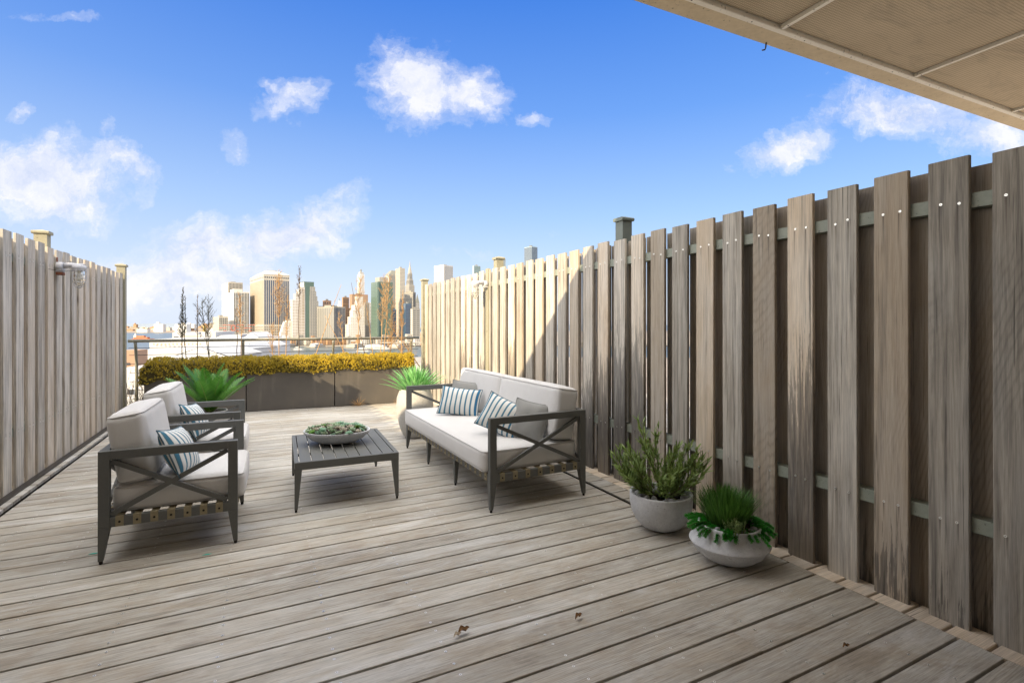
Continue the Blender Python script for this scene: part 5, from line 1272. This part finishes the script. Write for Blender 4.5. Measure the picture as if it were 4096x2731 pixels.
house('bulkhead_tower', 'plain white square tower with a grey side against the far shore', 'building', 699, 746, 763, 1297, 330, 'pwhite', th=66, crown=False)
t = thing('water_tank', 'golden wooden water tank standing above the white roofs', 'water tank', at_depth(818, 1335, 340)); b = MB(); b.lathe((0, 0, 0), [(1.05, 0), (1.05, 5.4)], 18, cap=True, sm=False); b.build('tank', CM['gold'], t)
b = MB(); [b.tube([(x_ * .7, y_ * .7, -8), (x_ * .7, y_ * .7, 0)], .12, 6) for x_ in (-1, 1) for y_ in (-1, 1)]; b.build('stand', CM['grey'], t)
house('brick_building', 'orange brick building with small windows in the left gap', 'building', 470, 478, 545, 1402, 100, 'brick', th=14, dlf=5, sr=(1.6, 1.3, .35, .35), crown=False)
house('white_building', 'low white building right below the orange brick one', 'building', 440, 446, 600, 1478, 70, 'pwhite', th=10, sr=(4, 2.2, .2, .3), crown=False)
house('white_building', 'white rooftop house with two windows right of the middle railing post', 'building', 1026, 1069, 1092, 1366, 150, 'pwhite', th=64, sl=(2.4, 1.6, .2, .4), crown=False, zb=ZB)
def gable(name, lab, cat, xl, xr, yt, yr, D, m_, dep=14, th=0, mr='shadegrey'):
    A = at_depth(xl, yt, D); Bp = at_depth(xr, yt, D); u = (Bp - A); w_ = u.length; u.normalize(); v = Vector((-u.y, u.x, 0)); zr = H + (HOR - yr) / F * D - A.z
    t = thing(name, lab, cat, (A.x, A.y, ZB)); hh = A.z - ZB; b = MB(); P = [Vector((0, 0, 0)), u * w_, u * w_ + v * dep, v * dep]; b.v += P + [p + Z * hh for p in P] + [u * w_ * .5 + Z * (hh + zr), u * w_ * .5 + v * dep + Z * (hh + zr)]
    b.face([0, 1, 5, 8, 4]); b.face([1, 2, 6, 5]); b.face([2, 3, 7, 9, 6]); b.face([3, 0, 4, 7]); b.build('wall', CM[m_], t)
    r_ = MB(); e = Z * .05; r_.v += [P[1] * 1.04 + Z * hh + e, P[2] + Z * hh + e + u * .3, u * w_ * .5 + v * dep + Z * (hh + zr) + e, u * w_ * .5 + Z * (hh + zr) + e, -u * .3 + Z * hh + e, P[3] - u * .3 + Z * hh + e]
    r_.face([0, 1, 2, 3]); r_.face([4, 3, 2, 5]); r_.build('roof', CM[mr], t)
    f = MB(); facade(f, u * w_ * .2 + Z * (hh - 3.2), u, -v, w_ * .6, 2.6, (w_ * .3, 2.6, .3, .5)); f.build('windows', CM['wmid'], t)
gable('gabled_house', 'white gabled rooftop left of the middle railing post', 'building', 905, 950, 1400, 1383, 95, 'pwhite', 16)
gable('gabled_house', 'white gabled house in painted-on grey shade right of the middle railing post', 'building', 948, 1022, 1390, 1368, 130, 'shadegrey', 18, mr='pwhite')  # white walls standing in shade, the shade put into the grey wall colour
gable('gabled_house', 'white hump-roofed building above the hand rail near the centre', 'building', 978, 1032, 1348, 1328, 210, 'pwhite', 14, mr='pwhite')
house('grey_building', 'plain grey box rooftop above the hand rail', 'building', 925, 929, 966, 1338, 230, 'shadegrey', th=10, crown=False)
house('white_building', 'white building with small square windows above the rail at left', 'building', 803, 806, 862, 1327, 240, 'pwhite', th=10, sr=(2.2, 2.6, .4, .3), crown=False)
gable('gabled_house', 'grey pitched roof just behind the white building with square windows', 'building', 858, 915, 1352, 1340, 235, 'shadegrey', 14)
house('white_building', 'small white block above the rail left of the sloped white building', 'building', 1038, 1042, 1075, 1348, 260, 'pwhite', th=10, crown=False)
gable('gabled_house', 'big grey sloping roof low behind the left hedge', 'building', 700, 905, 1425, 1388, 85, 'shadegrey', 12)
# lattice sign frame with red strokes on a roof
def lattice_sign():
    A = at_depth(874, 1350, 400); n = 24; w_ = (1022 - 874) / F * 400; t = thing('rooftop_sign', 'large open lattice sign frame with red strokes on a roof', 'sign', A, -YAW + R(6)); b = MB(); hh = (1350 - 1298) / F * 400
    for i in range(n + 1): x_ = w_ * i / n; b.bar((x_, 0, 0), (x_, 0, hh), .13, .13, up=(0, 1, 0))
    for j in range(7): z = hh * j / 6; b.bar((0, -.02, z), (w_, -.02, z), .12, .12)
    for i in range(0, n, 2): x_ = w_ * i / n; d = w_ / n * 2; b.bar((x_, .1, 0), (x_ + d, .1, hh * .5), .13, .13); b.bar((x_ + d, .1, 0), (x_, .1, hh * .5), .13, .13)
    b.build('sign_frame', CM['cream'], t); s = MB(); y_ = -.25; z0, z1 = hh * .52, hh * .97
    def st(x0, a, x1, c): s.bar((x0, y_, z0 + (z1 - z0) * a), (x1, y_, z0 + (z1 - z0) * c), .35, .3)
    for k in range(9):
        x0 = w_ * (k + .12) / 9.2; x1 = x0 + w_ / 12
        if k in (3,): [st((x0 + x1) / 2 + (x1 - x0) * .7 * math.cos(a_ * .63), .5 + .5 * math.sin(a_ * .63), (x0 + x1) / 2 + (x1 - x0) * .7 * math.cos(a_ * .63 + .63), .5 + .5 * math.sin(a_ * .63 + .63)) for a_ in range(10)]
        elif k % 3 == 0: st(x0, 0, x0, 1); st(x1, 0, x1, 1); st(x0, .45, x1, .5)
        elif k % 3 == 1: st(x0, 1, x1, 1); st(x0, .98, x0, .02); st(x0, .5, x1, .5); st(x0, 0, x1, 0)
        else: st(x0, 1, x1, 1); st((x0 + x1) / 2, 0, (x0 + x1) / 2, 1)
    s.build('sign_strokes', CM['red'], t)
    p = MB(); p.prism((0, 1, -30), X, Y, Z, w_, [(0, 0), (8, 0), (8, 29.8), (0, 29.8)]); p.build('sign_base', CM['pwhite'], t)
lattice_sign()
# far shore specks: low pale buildings across the bay
rg = random.Random(5)
for k in range(46):
    px = rg.uniform(495, 850); py = rg.uniform(1304, 1330); D = (H - ZM) * F / (py - HOR) ; D = min(D, 7500); w_ = rg.uniform(25, 95); h_ = rg.uniform(8, 26) if k % 6 else 55
    c = W((px - 2048) / F * D, D, ZM); b = MB(); b.box((0, 0, 0), (w_, 30, h_)); b.box((w_ * .2, 5, h_ + .01), (w_ * .5, 20, h_ * 1.25)); cc = rg.choice(['cream', 'tan', 'white', 'brown'])
    o = b.build('distant_building', CM[cc], None, c); o.rotation_euler = (0, 0, -YAW); tag(o, '%s distant building on the far shore of the bay' % lowlab[cc], 'building', '%s buildings on the far shore' % lowlab[cc])
